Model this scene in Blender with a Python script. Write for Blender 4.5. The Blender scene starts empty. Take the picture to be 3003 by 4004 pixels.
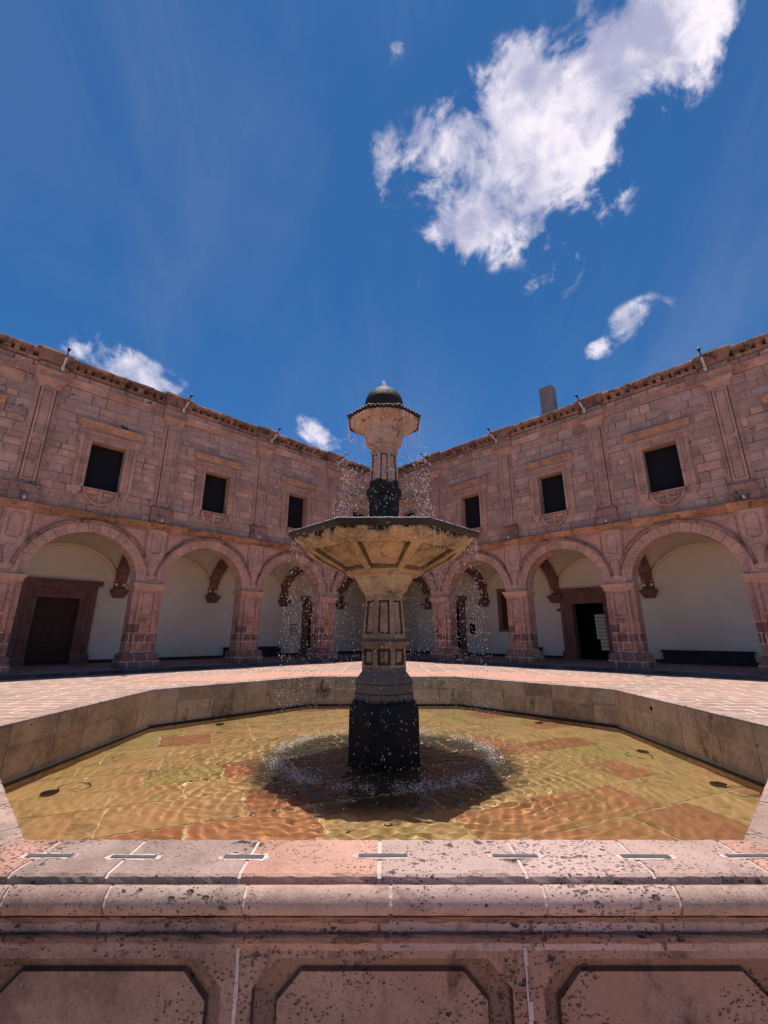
import bpy, bmesh, math, random
import numpy as np
from mathutils import Vector, Matrix
random.seed(7)
R2 = math.sqrt(2)
SC = bpy.context.scene
COL = SC.collection
H, D, BAY, S0, YC = 1.6, 32.4, 5.438, -.12, 4.946
WD = 5.4            # depth of the arcade behind the pier fronts
WZ = .411           # water level

# ------------------------------------------------------------------ materials
class NT:
    def __init__(s, name):
        s.m = bpy.data.materials.new(name); s.m.use_nodes = True
        s.t = s.m.node_tree; s.t.nodes.clear(); s.n = s.t.nodes; s.l = s.t.links
        s.out = s.n.new('ShaderNodeOutputMaterial')
    def new(s, typ, **kw):
        nd = s.n.new(typ)
        for k, v in kw.items(): setattr(nd, k, v)
        return nd
    def put(s, sock, v):
        if hasattr(v, 'is_output') or isinstance(v, bpy.types.NodeSocket): s.l.new(v, sock)
        elif v is not None:
            if isinstance(v, (tuple, list)) and len(v) == 3 and sock.type == 'RGBA': v = (*v, 1)
            sock.default_value = v
    def math(s, op, a, b=None, c=None, clamp=False):
        nd = s.new('ShaderNodeMath', operation=op, use_clamp=clamp)
        s.put(nd.inputs[0], a); s.put(nd.inputs[1], b); s.put(nd.inputs[2], c)
        return nd.outputs[0]
    def vmath(s, op, a, b=None, sc=None):
        nd = s.new('ShaderNodeVectorMath', operation=op)
        s.put(nd.inputs[0], a); s.put(nd.inputs[1], b)
        if sc is not None: s.put(nd.inputs['Scale'], sc)
        return nd.outputs['Value'] if op in ('DOT_PRODUCT', 'LENGTH') else nd.outputs[0]
    def mix(s, f, a, b, mode='MIX'):
        nd = s.new('ShaderNodeMix', data_type='RGBA', blend_type=mode)
        s.put(nd.inputs[0], f); s.put(nd.inputs[6], a); s.put(nd.inputs[7], b)
        return nd.outputs[2]
    def ramp(s, f, a, b, lo=0., hi=1.):
        nd = s.new('ShaderNodeMapRange'); nd.clamp = True; nd.interpolation_type = 'SMOOTHSTEP'
        s.put(nd.inputs[0], f); s.put(nd.inputs[1], a); s.put(nd.inputs[2], b)
        s.put(nd.inputs[3], lo); s.put(nd.inputs[4], hi)
        return nd.outputs[0]
    def noise(s, v, scale, detail=5, rough=.6, dist=0.):
        nd = s.new('ShaderNodeTexNoise'); s.put(nd.inputs['Vector'], v)
        nd.inputs['Scale'].default_value = scale; nd.inputs['Detail'].default_value = detail
        nd.inputs['Roughness'].default_value = rough; nd.inputs['Distortion'].default_value = dist
        return nd.outputs[0]
    def voro(s, v, scale, feature='F1'):
        nd = s.new('ShaderNodeTexVoronoi', feature=feature); s.put(nd.inputs['Vector'], v)
        nd.inputs['Scale'].default_value = scale
        return nd
    def obj(s, rnd=True):
        tc = s.new('ShaderNodeTexCoord').outputs['Object']
        if not rnd: return tc
        oi = s.new('ShaderNodeObjectInfo').outputs['Random']
        return s.vmath('ADD', tc, s.vmath('SCALE', (31., 17., 5.), None, oi))
    def sep(s, v):
        return s.new('ShaderNodeSeparateXYZ'), v
    def xyz(s, v):
        nd = s.new('ShaderNodeSeparateXYZ'); s.put(nd.inputs[0], v); return nd.outputs
    def comb(s, x, y, z):
        nd = s.new('ShaderNodeCombineXYZ')
        for i, q in enumerate((x, y, z)): s.put(nd.inputs[i], q)
        return nd.outputs[0]
    def bsdf(s, col, rough=.85, bump=None, bs=.5, bd=.01, **kw):
        b = s.new('ShaderNodeBsdfPrincipled'); s.put(b.inputs['Base Color'], col); s.put(b.inputs['Roughness'], rough)
        b.inputs['Specular IOR Level'].default_value = kw.pop('spec', .3)
        for k, v in kw.items(): s.put(b.inputs[k], v)
        if bump is not None:
            bn = s.new('ShaderNodeBump'); bn.inputs['Strength'].default_value = bs; bn.inputs['Distance'].default_value = bd
            s.put(bn.inputs['Height'], bump); s.l.new(bn.outputs[0], b.inputs['Normal'])
        s.l.new(b.outputs[0], s.out.inputs[0])
        return s.m

def stone(name, base, dark=.55, light=1.3, pits=.0, pscale=22, stain=None, stain_amt=.0, stain_scale=.7, fine=40,
          attr=True, rough=.88, bd=.012, grey=None, joints=None, wet=None, drip=None, rnd=True, hue=None, rise=None):
    t = NT(name); v = t.obj(rnd)
    n1 = t.noise(v, 1.1, 6, .65); n2 = t.noise(v, 7, 6, .7); n3 = t.noise(v, fine, 4, .7)
    c = t.mix(t.ramp(n1, .3, .7), tuple(x * dark for x in base), tuple(min(x * light, .85) for x in base))
    c = t.mix(t.ramp(n2, .35, .7, 0, .55), c, tuple(min(1, x * light * 1.12) for x in base))
    c = t.mix(t.ramp(n3, .48, .72, 0, .6), c, tuple(x * .42 for x in base))
    c = t.mix(t.ramp(t.noise(v, fine * .35, 5, .75), .52, .72, 0, .45), c, tuple(min(.85, x * 1.5) for x in base))
    if hue: c = t.mix(t.ramp(t.noise(v, .9, 4, .6, .6), .5, .68, 0, .75), c, hue)
    if grey: c = t.mix(t.ramp(t.noise(v, .45, 5, .7), .42, .62, 0, .7), c, grey)
    if attr:
        a = t.new('ShaderNodeAttribute', attribute_name='col').outputs[0]
        c = t.mix(1., c, a, 'MULTIPLY')
    if stain is not None:
        n4 = t.noise(t.vmath('MULTIPLY', v, (1, 1, .45)), stain_scale * 2.2, 8, .75, .3)
        c = t.mix(t.ramp(n4, .62 - stain_amt, .72 - stain_amt * .6, 0, .85), c, stain)
    h = t.math('ADD', t.math('MULTIPLY', n2, .7), t.math('MULTIPLY', n3, .35))
    if joints:
        o = t.new('ShaderNodeTexCoord').outputs['Object']; x, y, z = t.xyz(o)
        br = t.new('ShaderNodeTexBrick'); br.inputs['Scale'].default_value = 1
        br.inputs['Brick Width'].default_value = joints[0]; br.inputs['Row Height'].default_value = joints[1]
        br.inputs['Mortar Size'].default_value = joints[2]; br.inputs['Mortar Smooth'].default_value = .2
        nn = t.math('MULTIPLY', t.math('SUBTRACT', t.noise(v, 9, 3), .5), .05)
        t.put(br.inputs['Vector'], t.comb(t.math('ADD', t.math('ADD', x, y), nn), t.math('ADD', z, nn), 0))
        mask = t.math('MULTIPLY', br.outputs['Fac'], t.ramp(t.noise(v, 3.5, 3), .33, .5))
        if joints[3] is not None: mask = t.math('MULTIPLY', mask, t.ramp(z, joints[3], joints[3] - .6))
        v1 = joints[3] is not None
        br.inputs['Color1'].default_value = (.45, .4, .38, 1) if v1 else (.84, .82, .8, 1); br.inputs['Color2'].default_value = (1.2, 1.05, .98, 1) if v1 else (1.1, 1.06, 1.02, 1); br.inputs['Mortar'].default_value = (1, 1, 1, 1)
        low = t.ramp(z, joints[3] + .5, joints[3] - .3) if joints[3] is not None else 1.
        c = t.mix(low, c, t.mix(1., c, br.outputs['Color'], 'MULTIPLY'))
        c = t.mix(mask, c, (.66, .50, .45))
    if drip is not None:   # mossy black runs coming down from a wet edge: (z_top, length, colour)
        o = t.new('ShaderNodeTexCoord').outputs['Object']; z = t.xyz(o)[2]
        nd = t.noise(t.vmath('MULTIPLY', v, (1, 1, .25)), drip[3], 5, .7)
        lim = t.math('ADD', z, t.math('MULTIPLY', t.math('SUBTRACT', nd, .5), drip[1] * 3.2))
        c = t.mix(t.ramp(lim, drip[0] - drip[1] * .25, drip[0] + drip[1] * .15), c, drip[2])
    if rise is not None:
        z = t.xyz(t.new('ShaderNodeTexCoord').outputs['Object'])[2]
        nd = t.noise(t.vmath('MULTIPLY', v, (1, 1, .3)), 12, 6, .75)
        c = t.mix(t.ramp(t.math('ADD', z, t.math('MULTIPLY', t.math('SUBTRACT', nd, .5), rise[1] * 3)), rise[0] + rise[1] * .3, rise[0] - rise[1] * .3), c, (.02, .015, .012))
    if pits:
        msk = t.noise(v, 2.3, 3)
        for ps, th, pw, am in ((pscale * 4.6, .36, 2.4, .4), (pscale * 1.9, .32, 9., .75), (pscale * .85, .3, 26., .9), (pscale * .33, .22, 30., .95)):
            nn = t.new('ShaderNodeTexNoise'); t.put(nn.inputs['Vector'], v); nn.inputs['Scale'].default_value = ps * 1.3; nn.inputs['Detail'].default_value = 4
            vn = t.voro(t.vmath('ADD', t.vmath('MULTIPLY', v, (.75, 1, 1.25)), t.vmath('SCALE', t.vmath('SUBTRACT', nn.outputs[1], (.5, .5, .5)), None, .9 / ps)), ps)
            r = t.xyz(vn.outputs['Color'])[0]
            rad = t.math('MULTIPLY', t.math('MULTIPLY', t.math('POWER', r, pw), th * pits), t.ramp(msk, .35, .65, .1, 1.5))
            hole = t.ramp(vn.outputs['Distance'], rad, t.math('MULTIPLY', rad, .35))
            c = t.mix(t.math('MULTIPLY', hole, am), c, tuple(x * .14 for x in base))  # shade inside the pits painted as a dark fill
            h = t.math('SUBTRACT', h, t.math('MULTIPLY', hole, 2.2))
    return t.bsdf(c, rough, h, 1., bd, spec=.5 if wet else .25)

PINK = (.50, .30, .225)
M = {}
M['wall'] = stone('ashlar_stone', (.54, .325, .25), .6, 1.3, pits=1.3, pscale=9, grey=(.49, .325, .25), stain=(.16, .10, .08), stain_amt=.035, stain_scale=.5, rnd=False)
M['mortar'] = stone('lime_mortar', (.24, .15, .125), .2, 2.6, attr=False)
M['trim'] = stone('carved_stone', PINK, .65, 1.25, pits=.8, pscale=12, stain=(.13, .065, .045), stain_amt=.03, joints=(.9, .46, .006, None))
M['arch'] = stone('arch_stone', (.54, .32, .24), .7, 1.2, pits=.7, pscale=12, stain=(.2, .1, .07), stain_amt=.0)
M['pier'] = stone('pier_stone', (.47, .265, .20), .6, 1.25, pits=.9, pscale=12, stain=(.13, .06, .05), stain_amt=.05, joints=(.55, .42, .016, 2.4))
M['ledge'] = stone('weathered_ledge', (.42, .215, .13), .4, 1.35, pits=1., pscale=10, stain=(.05, .035, .03), stain_amt=.10, stain_scale=1.2)
M['cap'] = stone('window_cap_stone', (.46, .26, .17), .45, 1.3, pits=1., pscale=10, stain=(.10, .06, .045), stain_amt=.09, stain_scale=1.6)
M['cornice'] = stone('blackened_cornice', (.34, .2, .155), .45, 1.3, pits=1., pscale=8, stain=(.03, .022, .02), stain_amt=.13, stain_scale=1.2)
M['rib'] = stone('dark_rib_stone', (.25, .125, .1), .6, 1.3, pits=.6, pscale=12)
M['doorstone'] = stone('door_stone', (.25, .125, .10), .6, 1.25, pits=.6, pscale=12)
M['basin'] = stone('basin_stone', (.33, .20, .148), .5, 1.35, pits=1.7, pscale=24, stain=(.11, .062, .045), stain_amt=.10, stain_scale=1.8, fine=90, bd=.006, rnd=False, hue=(.38, .2, .14))
M['coping'] = stone('coping_stone', (.42, .275, .22), .62, 1.3, pits=1.5, pscale=28, stain=(.24, .15, .12), stain_amt=.07, stain_scale=2.6, fine=110, bd=.006, rnd=False, hue=(.54, .37, .31))
M['basinmortar'] = stone('pale_mortar', (.58, .44, .39), .62, 1.25, attr=False, fine=80, bd=.004)
M['lining'] = stone('lining_stone', (.50, .35, .21), .55, 1.3, pits=.4, pscale=16, stain=(.07, .05, .03), stain_amt=.07, stain_scale=1.4, drip=None, rnd=False)
M['ochre'] = stone('ochre_stone', (.36, .23, .145), .32, 1.6, pits=.9, pscale=30, stain=(.1, .05, .025), stain_amt=.07, stain_scale=3., fine=70, bd=.007)
M['bowl'] = stone('bowl_stone', (.44, .30, .17), .3, 1.7, pits=.9, pscale=30, stain=(.11, .07, .035), stain_amt=.10, stain_scale=3.2, fine=60, bd=.01, drip=(2.605, .10, (.02, .018, .012), 8.))
M['plinth'] = stone('plinth_stone', (.19, .13, .095), .5, 1.3, pits=1., pscale=36, stain=(.03, .02, .016), stain_amt=.08, stain_scale=3., fine=80, bd=.006, rise=(.955, .07))
M['upper'] = stone('upper_stone', (.40, .26, .19), .35, 1.6, pits=.9, pscale=30, stain=(.07, .04, .03), stain_amt=.09, stain_scale=4., fine=70, bd=.007, rise=(3.39, .07))
M['wetblack'] = stone('wet_black_stone', (.020, .014, .010), .5, 1.6, attr=False, rough=.55, fine=50, bd=.02)
M['wetrim'] = stone('wet_dark_rim', (.035, .028, .02), .35, 2.4, attr=False, rough=.55, fine=40, bd=.012)
M['plaster'] = (lambda t: t.bsdf(t.mix(t.ramp(t.noise(t.obj(False), .5, 6, .6), .3, .7), (.80, .71, .58), (.87, .79, .66)), .9, t.noise(t.obj(False), 9, 5), .4, .01))(NT('cream_plaster'))
M['vault'] = (lambda t: t.bsdf(t.mix(t.ramp(t.noise(t.obj(False), .7, 5), .3, .7), (.78, .68, .52), (.84, .74, .57)), .9, t.noise(t.obj(False), 9, 5), .4, .01))(NT('vault_plaster'))
M['skirt'] = stone('skirting_stone', (.06, .045, .045), .6, 1.3, attr=False)
M['void'] = NT('shutter_and_painted_dark').bsdf((.006, .006, .007), .7)
M['wood'] = (lambda t: t.bsdf(t.mix(t.noise(t.vmath('MULTIPLY', t.obj(), (14, 14, 1)), 2, 5), (.045, .014, .008), (.10, .03, .014)), .55))(NT('door_wood'))
M['black'] = NT('black_metal').bsdf((.015, .014, .016), .45)
M['white'] = NT('white_paint').bsdf((.6, .59, .57), .5)
M['steel'] = (lambda t: t.bsdf(t.mix(t.noise(t.obj(), 30, 4), (.07, .065, .068), (.16, .14, .14)), .6, Metallic=.3))(NT('grey_lead'))
M['benchstone'] = stone('bench_stone', (.055, .035, .04), .6, 1.3, attr=False)
M['green'] = NT('sign_green').bsdf((.01, .12, .05), .5)
M['grille'] = (lambda t: t.bsdf((.2, .2, .19), .6, **{'Emission Color': (.75, .75, .68, 1), 'Emission Strength': .05}))(NT('lit_window_panes'))
M['bird'] = NT('bird_feathers').bsdf((.03, .03, .035), .7)
def dropmat():
    t = NT('water_drop'); a = t.new('ShaderNodeBsdfDiffuse'); a.inputs[0].default_value = (1, .95, .9, 1)
    b = t.new('ShaderNodeBsdfTranslucent'); b.inputs[0].default_value = (1, .95, .9, 1); m = t.new('ShaderNodeMixShader'); m.inputs[0].default_value = .5
    t.l.new(a.outputs[0], m.inputs[1]); t.l.new(b.outputs[0], m.inputs[2]); t.l.new(m.outputs[0], t.out.inputs[0]); return t.m
M['drop'] = dropmat()
M['roofstone'] = stone('grey_block_stone', (.24, .19, .17), .6, 1.3, attr=False)

def paving():
    t = NT('courtyard_paving'); v = t.new('ShaderNodeTexCoord').outputs['Object']; x, y, z = t.xyz(v)
    nz = t.math('MULTIPLY', t.math('SUBTRACT', t.noise(v, 1.7, 4), .5), .22)
    br = t.new('ShaderNodeTexBrick'); br.inputs['Scale'].default_value = 1
    br.inputs['Brick Width'].default_value = 1.0; br.inputs['Row Height'].default_value = .43
    br.inputs['Mortar Size'].default_value = .02; br.inputs['Mortar Smooth'].default_value = .1; br.offset = .37; br.squash = .8
    br.inputs['Color1'].default_value = (.43, .25, .19, 1); br.inputs['Color2'].default_value = (.29, .195, .145, 1); br.inputs['Mortar'].default_value = (.5, .3, .24, 1)
    t.put(br.inputs['Vector'], t.comb(t.math('ADD', x, nz), t.math('ADD', y, t.math('MULTIPLY', nz, .3)), 0))
    c = br.outputs['Color']
    c = t.mix(t.ramp(t.noise(v, .35, 5), .35, .65, 0, .5), c, (.52, .29, .22))
    c = t.mix(t.ramp(t.noise(v, 6, 5), .4, .75, 0, .45), c, (.30, .19, .15))
    c = t.mix(t.math('MULTIPLY', br.outputs['Fac'], t.ramp(t.noise(v, 1.9, 3), .30, .48)), c, (.80, .70, .63))
    h = t.math('SUBTRACT', t.noise(v, 14, 5), t.math('MULTIPLY', br.outputs['Fac'], .8))
    return t.bsdf(c, .8, h, .6, .01)
M['paving'] = paving()
M['salmon'] = stone('salmon_slabs', (.56, .30, .22), .85, 1.1, attr=False, fine=30, bd=.004, rnd=False)
M['platform'] = stone('arcade_slabs', (.24, .19, .18), .7, 1.3, attr=False, joints=None, rnd=False)
M['kerb'] = stone('kerb_stone', (.11, .08, .075), .5, 1.4, attr=True, rnd=False)

def poolfloor():
    t = NT('pool_flagstones'); v = t.new('ShaderNodeTexCoord').outputs['Object']
    c = t.new('ShaderNodeAttribute', attribute_name='col').outputs[0]
    c = t.mix(t.ramp(t.noise(v, .8, 6, .65), .5, .7, 0, .5), c, (.38, .30, .10))
    c = t.mix(t.ramp(t.noise(v, 4., 7, .75, .8), .46, .7, 0, .7), c, (.16, .115, .035))
    c = t.mix(t.ramp(t.noise(v, 2.2, 5, .7, .4), .56, .7, 0, .55), c, (.20, .19, .045))
    c = t.mix(t.ramp(t.noise(v, 14., 5, .7), .5, .8, 0, .5), c, (.6, .42, .18))
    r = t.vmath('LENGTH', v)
    c = t.mix(t.ramp(t.math('ADD', r, t.math('MULTIPLY', t.noise(v, 3, 4), .5)), 1.75, 1.45, 0, .92), c, (.022, .028, .014))  # bowl's shadow, with dark green algae, painted into the floor round the centre
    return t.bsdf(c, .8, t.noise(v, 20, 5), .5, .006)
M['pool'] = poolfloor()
M['poolmortar'] = stone('pool_joints', (.66, .50, .27), .7, 1.2, attr=False)

# ------------------------------------------------------------------ mesh helpers
class MB:
    """collects faces in local coordinates; each face may carry a colour multiplier"""
    def __init__(s): s.v = []; s.f = []; s.c = []; s.sm = []
    def face(s, pts, c=(1, 1, 1), sm=False):
        i = len(s.v); s.v += [tuple(p) for p in pts]; s.f.append(tuple(range(i, i + len(pts)))); s.c.append(c); s.sm.append(sm)
    def mesh(s, vs, fs, c=(1, 1, 1), sm=False):
        i = len(s.v); s.v += [tuple(p) for p in vs]
        for f in fs: s.f.append(tuple(i + k for k in f)); s.c.append(c); s.sm.append(sm)
    def box(s, a, b, c=(1, 1, 1), bv=0.):
        x0, y0, z0 = a; x1, y1, z1 = b
        if x0 > x1: x0, x1 = x1, x0
        if y0 > y1: y0, y1 = y1, y0
        if z0 > z1: z0, z1 = z1, z0
        if bv:
            bm = bmesh.new(); bmesh.ops.create_cube(bm, size=1)
            bmesh.ops.scale(bm, vec=(x1 - x0, y1 - y0, z1 - z0), verts=bm.verts)
            bmesh.ops.translate(bm, vec=((x0 + x1) / 2, (y0 + y1) / 2, (z0 + z1) / 2), verts=bm.verts)
            bmesh.ops.bevel(bm, geom=bm.edges[:], offset=bv, segments=1, affect='EDGES')
            s.bm(bm, c); return
        v = [(x0, y0, z0), (x1, y0, z0), (x1, y1, z0), (x0, y1, z0), (x0, y0, z1), (x1, y0, z1), (x1, y1, z1), (x0, y1, z1)]
        s.mesh(v, [(0, 3, 2, 1), (4, 5, 6, 7), (0, 1, 5, 4), (1, 2, 6, 5), (2, 3, 7, 6), (3, 0, 4, 7)], c)
    def bm(s, bm, c=(1, 1, 1), sm=False):
        bm.verts.index_update(); s.mesh([v.co[:] for v in bm.verts], [[v.index for v in f.verts] for f in bm.faces], c, sm); bm.free()
    def profile(s, pts, x0, x1, c=(1, 1, 1), cap=True, jit=0., seg=1, ret=0.):
        """closed (y,z) outline swept along x; ret = mitred return at both ends (outline pulled in by its own y)"""
        n = len(pts); rings = []
        for k in range(seg + 1):
            x = x0 + (x1 - x0) * k / seg
            rings.append([(x, y + random.uniform(-jit, jit), z + random.uniform(-jit, jit)) for y, z in pts])
        v = [p for r in rings for p in r]; f = []
        for k in range(seg):
            for i in range(n):
                j = (i + 1) % n; f.append((k * n + i, k * n + j, (k + 1) * n + j, (k + 1) * n + i))
        if cap: f += [tuple(range(n))[::-1], tuple(seg * n + i for i in range(n))]
        s.mesh(v, f, c)
    def tiers(s, rects, c=(1, 1, 1), caps=True):
        """stack of rectangles (x0,x1,y0,y1,z) joined into one solid"""
        v = []; f = []
        for x0, x1, y0, y1, z in rects: v += [(x0, y0, z), (x1, y0, z), (x1, y1, z), (x0, y1, z)]
        for k in range(len(rects) - 1):
            for i in range(4):
                j = (i + 1) % 4; f.append((4 * k + i, 4 * k + j, 4 * k + 4 + j, 4 * k + 4 + i))
        if caps: f += [(3, 2, 1, 0), tuple(4 * (len(rects) - 1) + i for i in range(4))]
        s.mesh(v, f, c)
    def panel(s, A, B, C_, D_, m=.15, cut=0., d=.03, w=.1, raise_=.0, mv=None, c=(1, 1, 1), c2=None, c3=None, deep=False):
        """quad A B C D (ccw seen from outside) with a sunk (octagonal if cut) panel; m,w in metres"""
        A, B, C_, D_ = map(Vector, (A, B, C_, D_)); mv = m if mv is None else mv
        U = ((B - A).length + (C_ - D_).length) / 2; W = ((D_ - A).length + (C_ - B).length) / 2
        nrm = (B - A).cross(D_ - A).normalized()
        def P(u, v, dep):
            return (A * (1 - u) + B * u) * (1 - v) + (D_ * (1 - u) + C_ * u) * v - nrm * dep
        def loop(mu, mw, cu, dep):
            a, b = mu / U, mw / W; ca, cb = cu / U, cu / W
            return [P(a + ca, b, dep), P(1 - a - ca, b, dep), P(1 - a, b + cb, dep), P(1 - a, 1 - b - cb, dep),
                    P(1 - a - ca, 1 - b, dep), P(a + ca, 1 - b, dep), P(a, 1 - b - cb, dep), P(a, b + cb, dep)]
        cut = max(cut, .001)
        L0 = loop(m, mv, cut, 0)
        a, b = m / U, mv / W; ca, cb = cut / U, cut / W
        O = [P(a + ca, 0, 0), P(1 - a - ca, 0, 0), P(1, b + cb, 0), P(1, 1 - b - cb, 0), P(1 - a - ca, 1, 0), P(a + ca, 1, 0), P(0, 1 - b - cb, 0), P(0, b + cb, 0)]
        Cn = [None, B, None, C_, None, D_, None, A]
        for i in range(8):
            j = (i + 1) % 8
            s.face([O[i], Cn[i], O[j], L0[j], L0[i]] if Cn[i] is not None else [O[i], O[j], L0[j], L0[i]], c)
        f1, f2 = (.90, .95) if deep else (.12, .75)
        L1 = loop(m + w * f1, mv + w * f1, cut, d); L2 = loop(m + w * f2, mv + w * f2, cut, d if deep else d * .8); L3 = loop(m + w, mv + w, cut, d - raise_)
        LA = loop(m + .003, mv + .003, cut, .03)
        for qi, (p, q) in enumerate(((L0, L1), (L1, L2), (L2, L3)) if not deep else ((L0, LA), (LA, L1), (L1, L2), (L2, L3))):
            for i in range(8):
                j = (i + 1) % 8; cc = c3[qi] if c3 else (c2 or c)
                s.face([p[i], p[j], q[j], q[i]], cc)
        s.face(L3, c2 or c)
    def octring(s, prof, apo_sides=8, c=(1, 1, 1), close_top=False, close_bot=False, n=8, rot=None, sm=False):
        """lathe with n flat sides; prof = [(apothem, z)] from bottom to top"""
        rot = math.pi / n if rot is None else rot; k = 1 / math.cos(math.pi / n)
        v = []; f = []
        for r, z in prof:
            for i in range(n):
                a = rot + 2 * math.pi * i / n; v.append((r * k * math.cos(a), r * k * math.sin(a), z))
        for q in range(len(prof) - 1):
            for i in range(n):
                j = (i + 1) % n; f.append((q * n + i, q * n + j, q * n + n + j, q * n + n + i))
        if close_bot: f.append(tuple(range(n))[::-1])
        if close_top: f.append(tuple((len(prof) - 1) * n + i for i in range(n)))
        s.mesh(v, f, c, sm)
    def tube(s, pts, r, n=8, c=(1, 1, 1), r2=None):
        P = [Vector(p) for p in pts]; v = []; f = []
        for k, p in enumerate(P):
            d = (P[min(k + 1, len(P) - 1)] - P[max(k - 1, 0)]).normalized()
            a = d.orthogonal().normalized(); b = d.cross(a); rr = r if r2 is None else r + (r2 - r) * k / (len(P) - 1)
            v += [p + (a * math.cos(t) + b * math.sin(t)) * rr for t in [2 * math.pi * i / n for i in range(n)]]
        for k in range(len(P) - 1):
            for i in range(n):
                j = (i + 1) % n; f.append((k * n + i, k * n + j, k * n + n + j, k * n + n + i))
        f += [tuple(range(n))[::-1], tuple((len(P) - 1) * n + i for i in range(n))]
        s.mesh(v, f, c, True)
    def mirror(s, sg):
        if sg > 0: return s
        o = MB(); o.v = [(-x, y, z) for x, y, z in s.v]; o.f = [f[::-1] for f in s.f]; o.c = s.c; o.sm = s.sm
        return o
    def build(s, name, mat, parent=None, loc=(0, 0, 0), rz=0., **tags):
        me = bpy.data.meshes.new(name); me.from_pydata(s.v, [], s.f); me.update()
        ca = me.color_attributes.new('col', 'FLOAT_COLOR', 'CORNER')
        arr = np.empty((len(me.loops), 4), dtype=np.float32); arr[:, 3] = 1; i = 0
        for f, c in zip(s.f, s.c): arr[i:i + len(f), :3] = c; i += len(f)
        ca.data.foreach_set('color', arr.ravel())
        me.polygons.foreach_set('use_smooth', s.sm)
        me.materials.append(mat)
        o = bpy.data.objects.new(name, me); COL.objects.link(o); o.parent = parent; o.location = loc; o.rotation_euler = (0, 0, rz)
        tag(o, **tags); return o

def tag(o, label=None, cat=None, group=None, kind=None):
    for k, v in (('label', label), ('category', cat), ('group', group), ('kind', kind)):
        if v: o[k] = v
    return o
def empty(name, loc=(0, 0, 0), rz=0., **tags):
    o = bpy.data.objects.new(name, None); COL.objects.link(o); o.location = loc; o.rotation_euler = (0, 0, rz); o.empty_display_size = .2
    return tag(o, **tags)
def children(o): return [c for c in list(bpy.data.objects) if c.parent == o]
def copy_tree(o, parent=None, loc=None):
    c = o.copy(); COL.objects.link(c); c.parent = parent
    if loc is not None: c.location = loc
    for ch in children(o): copy_tree(ch, c)
    return c
def rcol(a=.8, b=1.2, w=.06):
    k = random.uniform(a, b); return (k * random.uniform(1 - w, 1 + w), k, k * random.uniform(1 - w, 1 + w))

def text_mesh(txt, size, depth, name, mat, parent, loc, rot):
    cu = bpy.data.curves.new('lettering', 'FONT'); cu.body = txt; cu.size = size; cu.extrude = depth; cu.align_x = 'CENTER'; cu.align_y = 'CENTER'
    ob = bpy.data.objects.new('lettering', cu); COL.objects.link(ob)
    bpy.context.view_layer.update()
    me = bpy.data.meshes.new_from_object(ob.evaluated_get(bpy.context.evaluated_depsgraph_get()))
    bpy.data.objects.remove(ob); bpy.data.curves.remove(cu)
    me.materials.clear(); me.materials.append(mat)
    o = bpy.data.objects.new(name, me); COL.objects.link(o); o.parent = parent; o.location = loc; o.rotation_euler = rot
    return o

# ------------------------------------------------------------------ courtyard ground
def sheet(name, pts, z, mat, **tags):
    m = MB(); m.face([(x, y, z) for x, y in pts]); return m.build(name, mat, **tags)
g = MB()
g.face([(-400, -400, 0), (400, -400, 0), (400, 400, 0), (-400, 400, 0)])
g.build('courtyard_floor', M['paving'], kind='structure', label='pink stone paved courtyard floor with pale mortar joints')
sheet('paving_band', [(-9.5, 16.2), (9.5, 16.2), (4.8, 20.4), (-4.8, 20.4)], .004, M['salmon'], kind='structure')
sheet('paving_band', [(-5.2, 26.0), (5.2, 26.0), (0, 31.2)], .004, M['salmon'], kind='structure')
for sx in (-1, 1):
    p = [(sx * 7.2, 8.6), (sx * 12.5, 10.2), (sx * 12.2, 12.2), (sx * 9.7, 11.5)]
    sheet('paving_band', p if sx > 0 else p[::-1], .004, M['salmon'], kind='structure')

# ------------------------------------------------------------------ the two arcade wings
LEN = 32.; NB = 6; HP = .65; HS = BAY / 2 - HP; ZS = 4.02; ZCR = 6.1
def sn(n): return S0 + BAY * n
ROOF = 14.05

def clip(rects, hole):
    out = []
    for (a, b, c, d) in rects:
        e, f, g_, h = hole
        if b <= e or a >= f or d <= g_ or c >= h: out.append((a, b, c, d)); continue
        if a < e: out.append((a, e, c, d))
        if b > f: out.append((f, b, c, d))
        m0, m1 = max(a, e), min(b, f)
        if c < g_: out.append((m0, m1, c, g_))
        if d > h: out.append((m0, m1, h, d))
    return [r for r in out if r[1] - r[0] > .03 and r[3] - r[2] > .03]

def block(m, x0, x1, z0, z1, y=0., c=(1, 1, 1), g=.011, bv=.024, dep=.045):
    j = lambda k: random.uniform(-k, k)
    x0 += g + j(.004); x1 -= g + j(.004); z0 += g + j(.005); z1 -= g + j(.005); y += j(.006)
    if x1 - x0 < .03 or z1 - z0 < .03: return
    o = [(x0, y - dep, z0), (x1, y - dep, z0), (x1, y - dep, z1), (x0, y - dep, z1)]
    b = min(bv, (x1 - x0) / 3)
    i = [(x0 + b + j(.006), y, z0 + b + j(.006)), (x1 - b + j(.006), y, z0 + b), (x1 - b, y, z1 - b + j(.006)), (x0 + b, y + j(.004), z1 - b)]
    # outward normal is +y : order so that normal points +y
    m.mesh(o + i, [(4, 7, 6, 5), (0, 4, 5, 1), (1, 5, 6, 2), (2, 6, 7, 3), (3, 7, 4, 0)], c)

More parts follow.
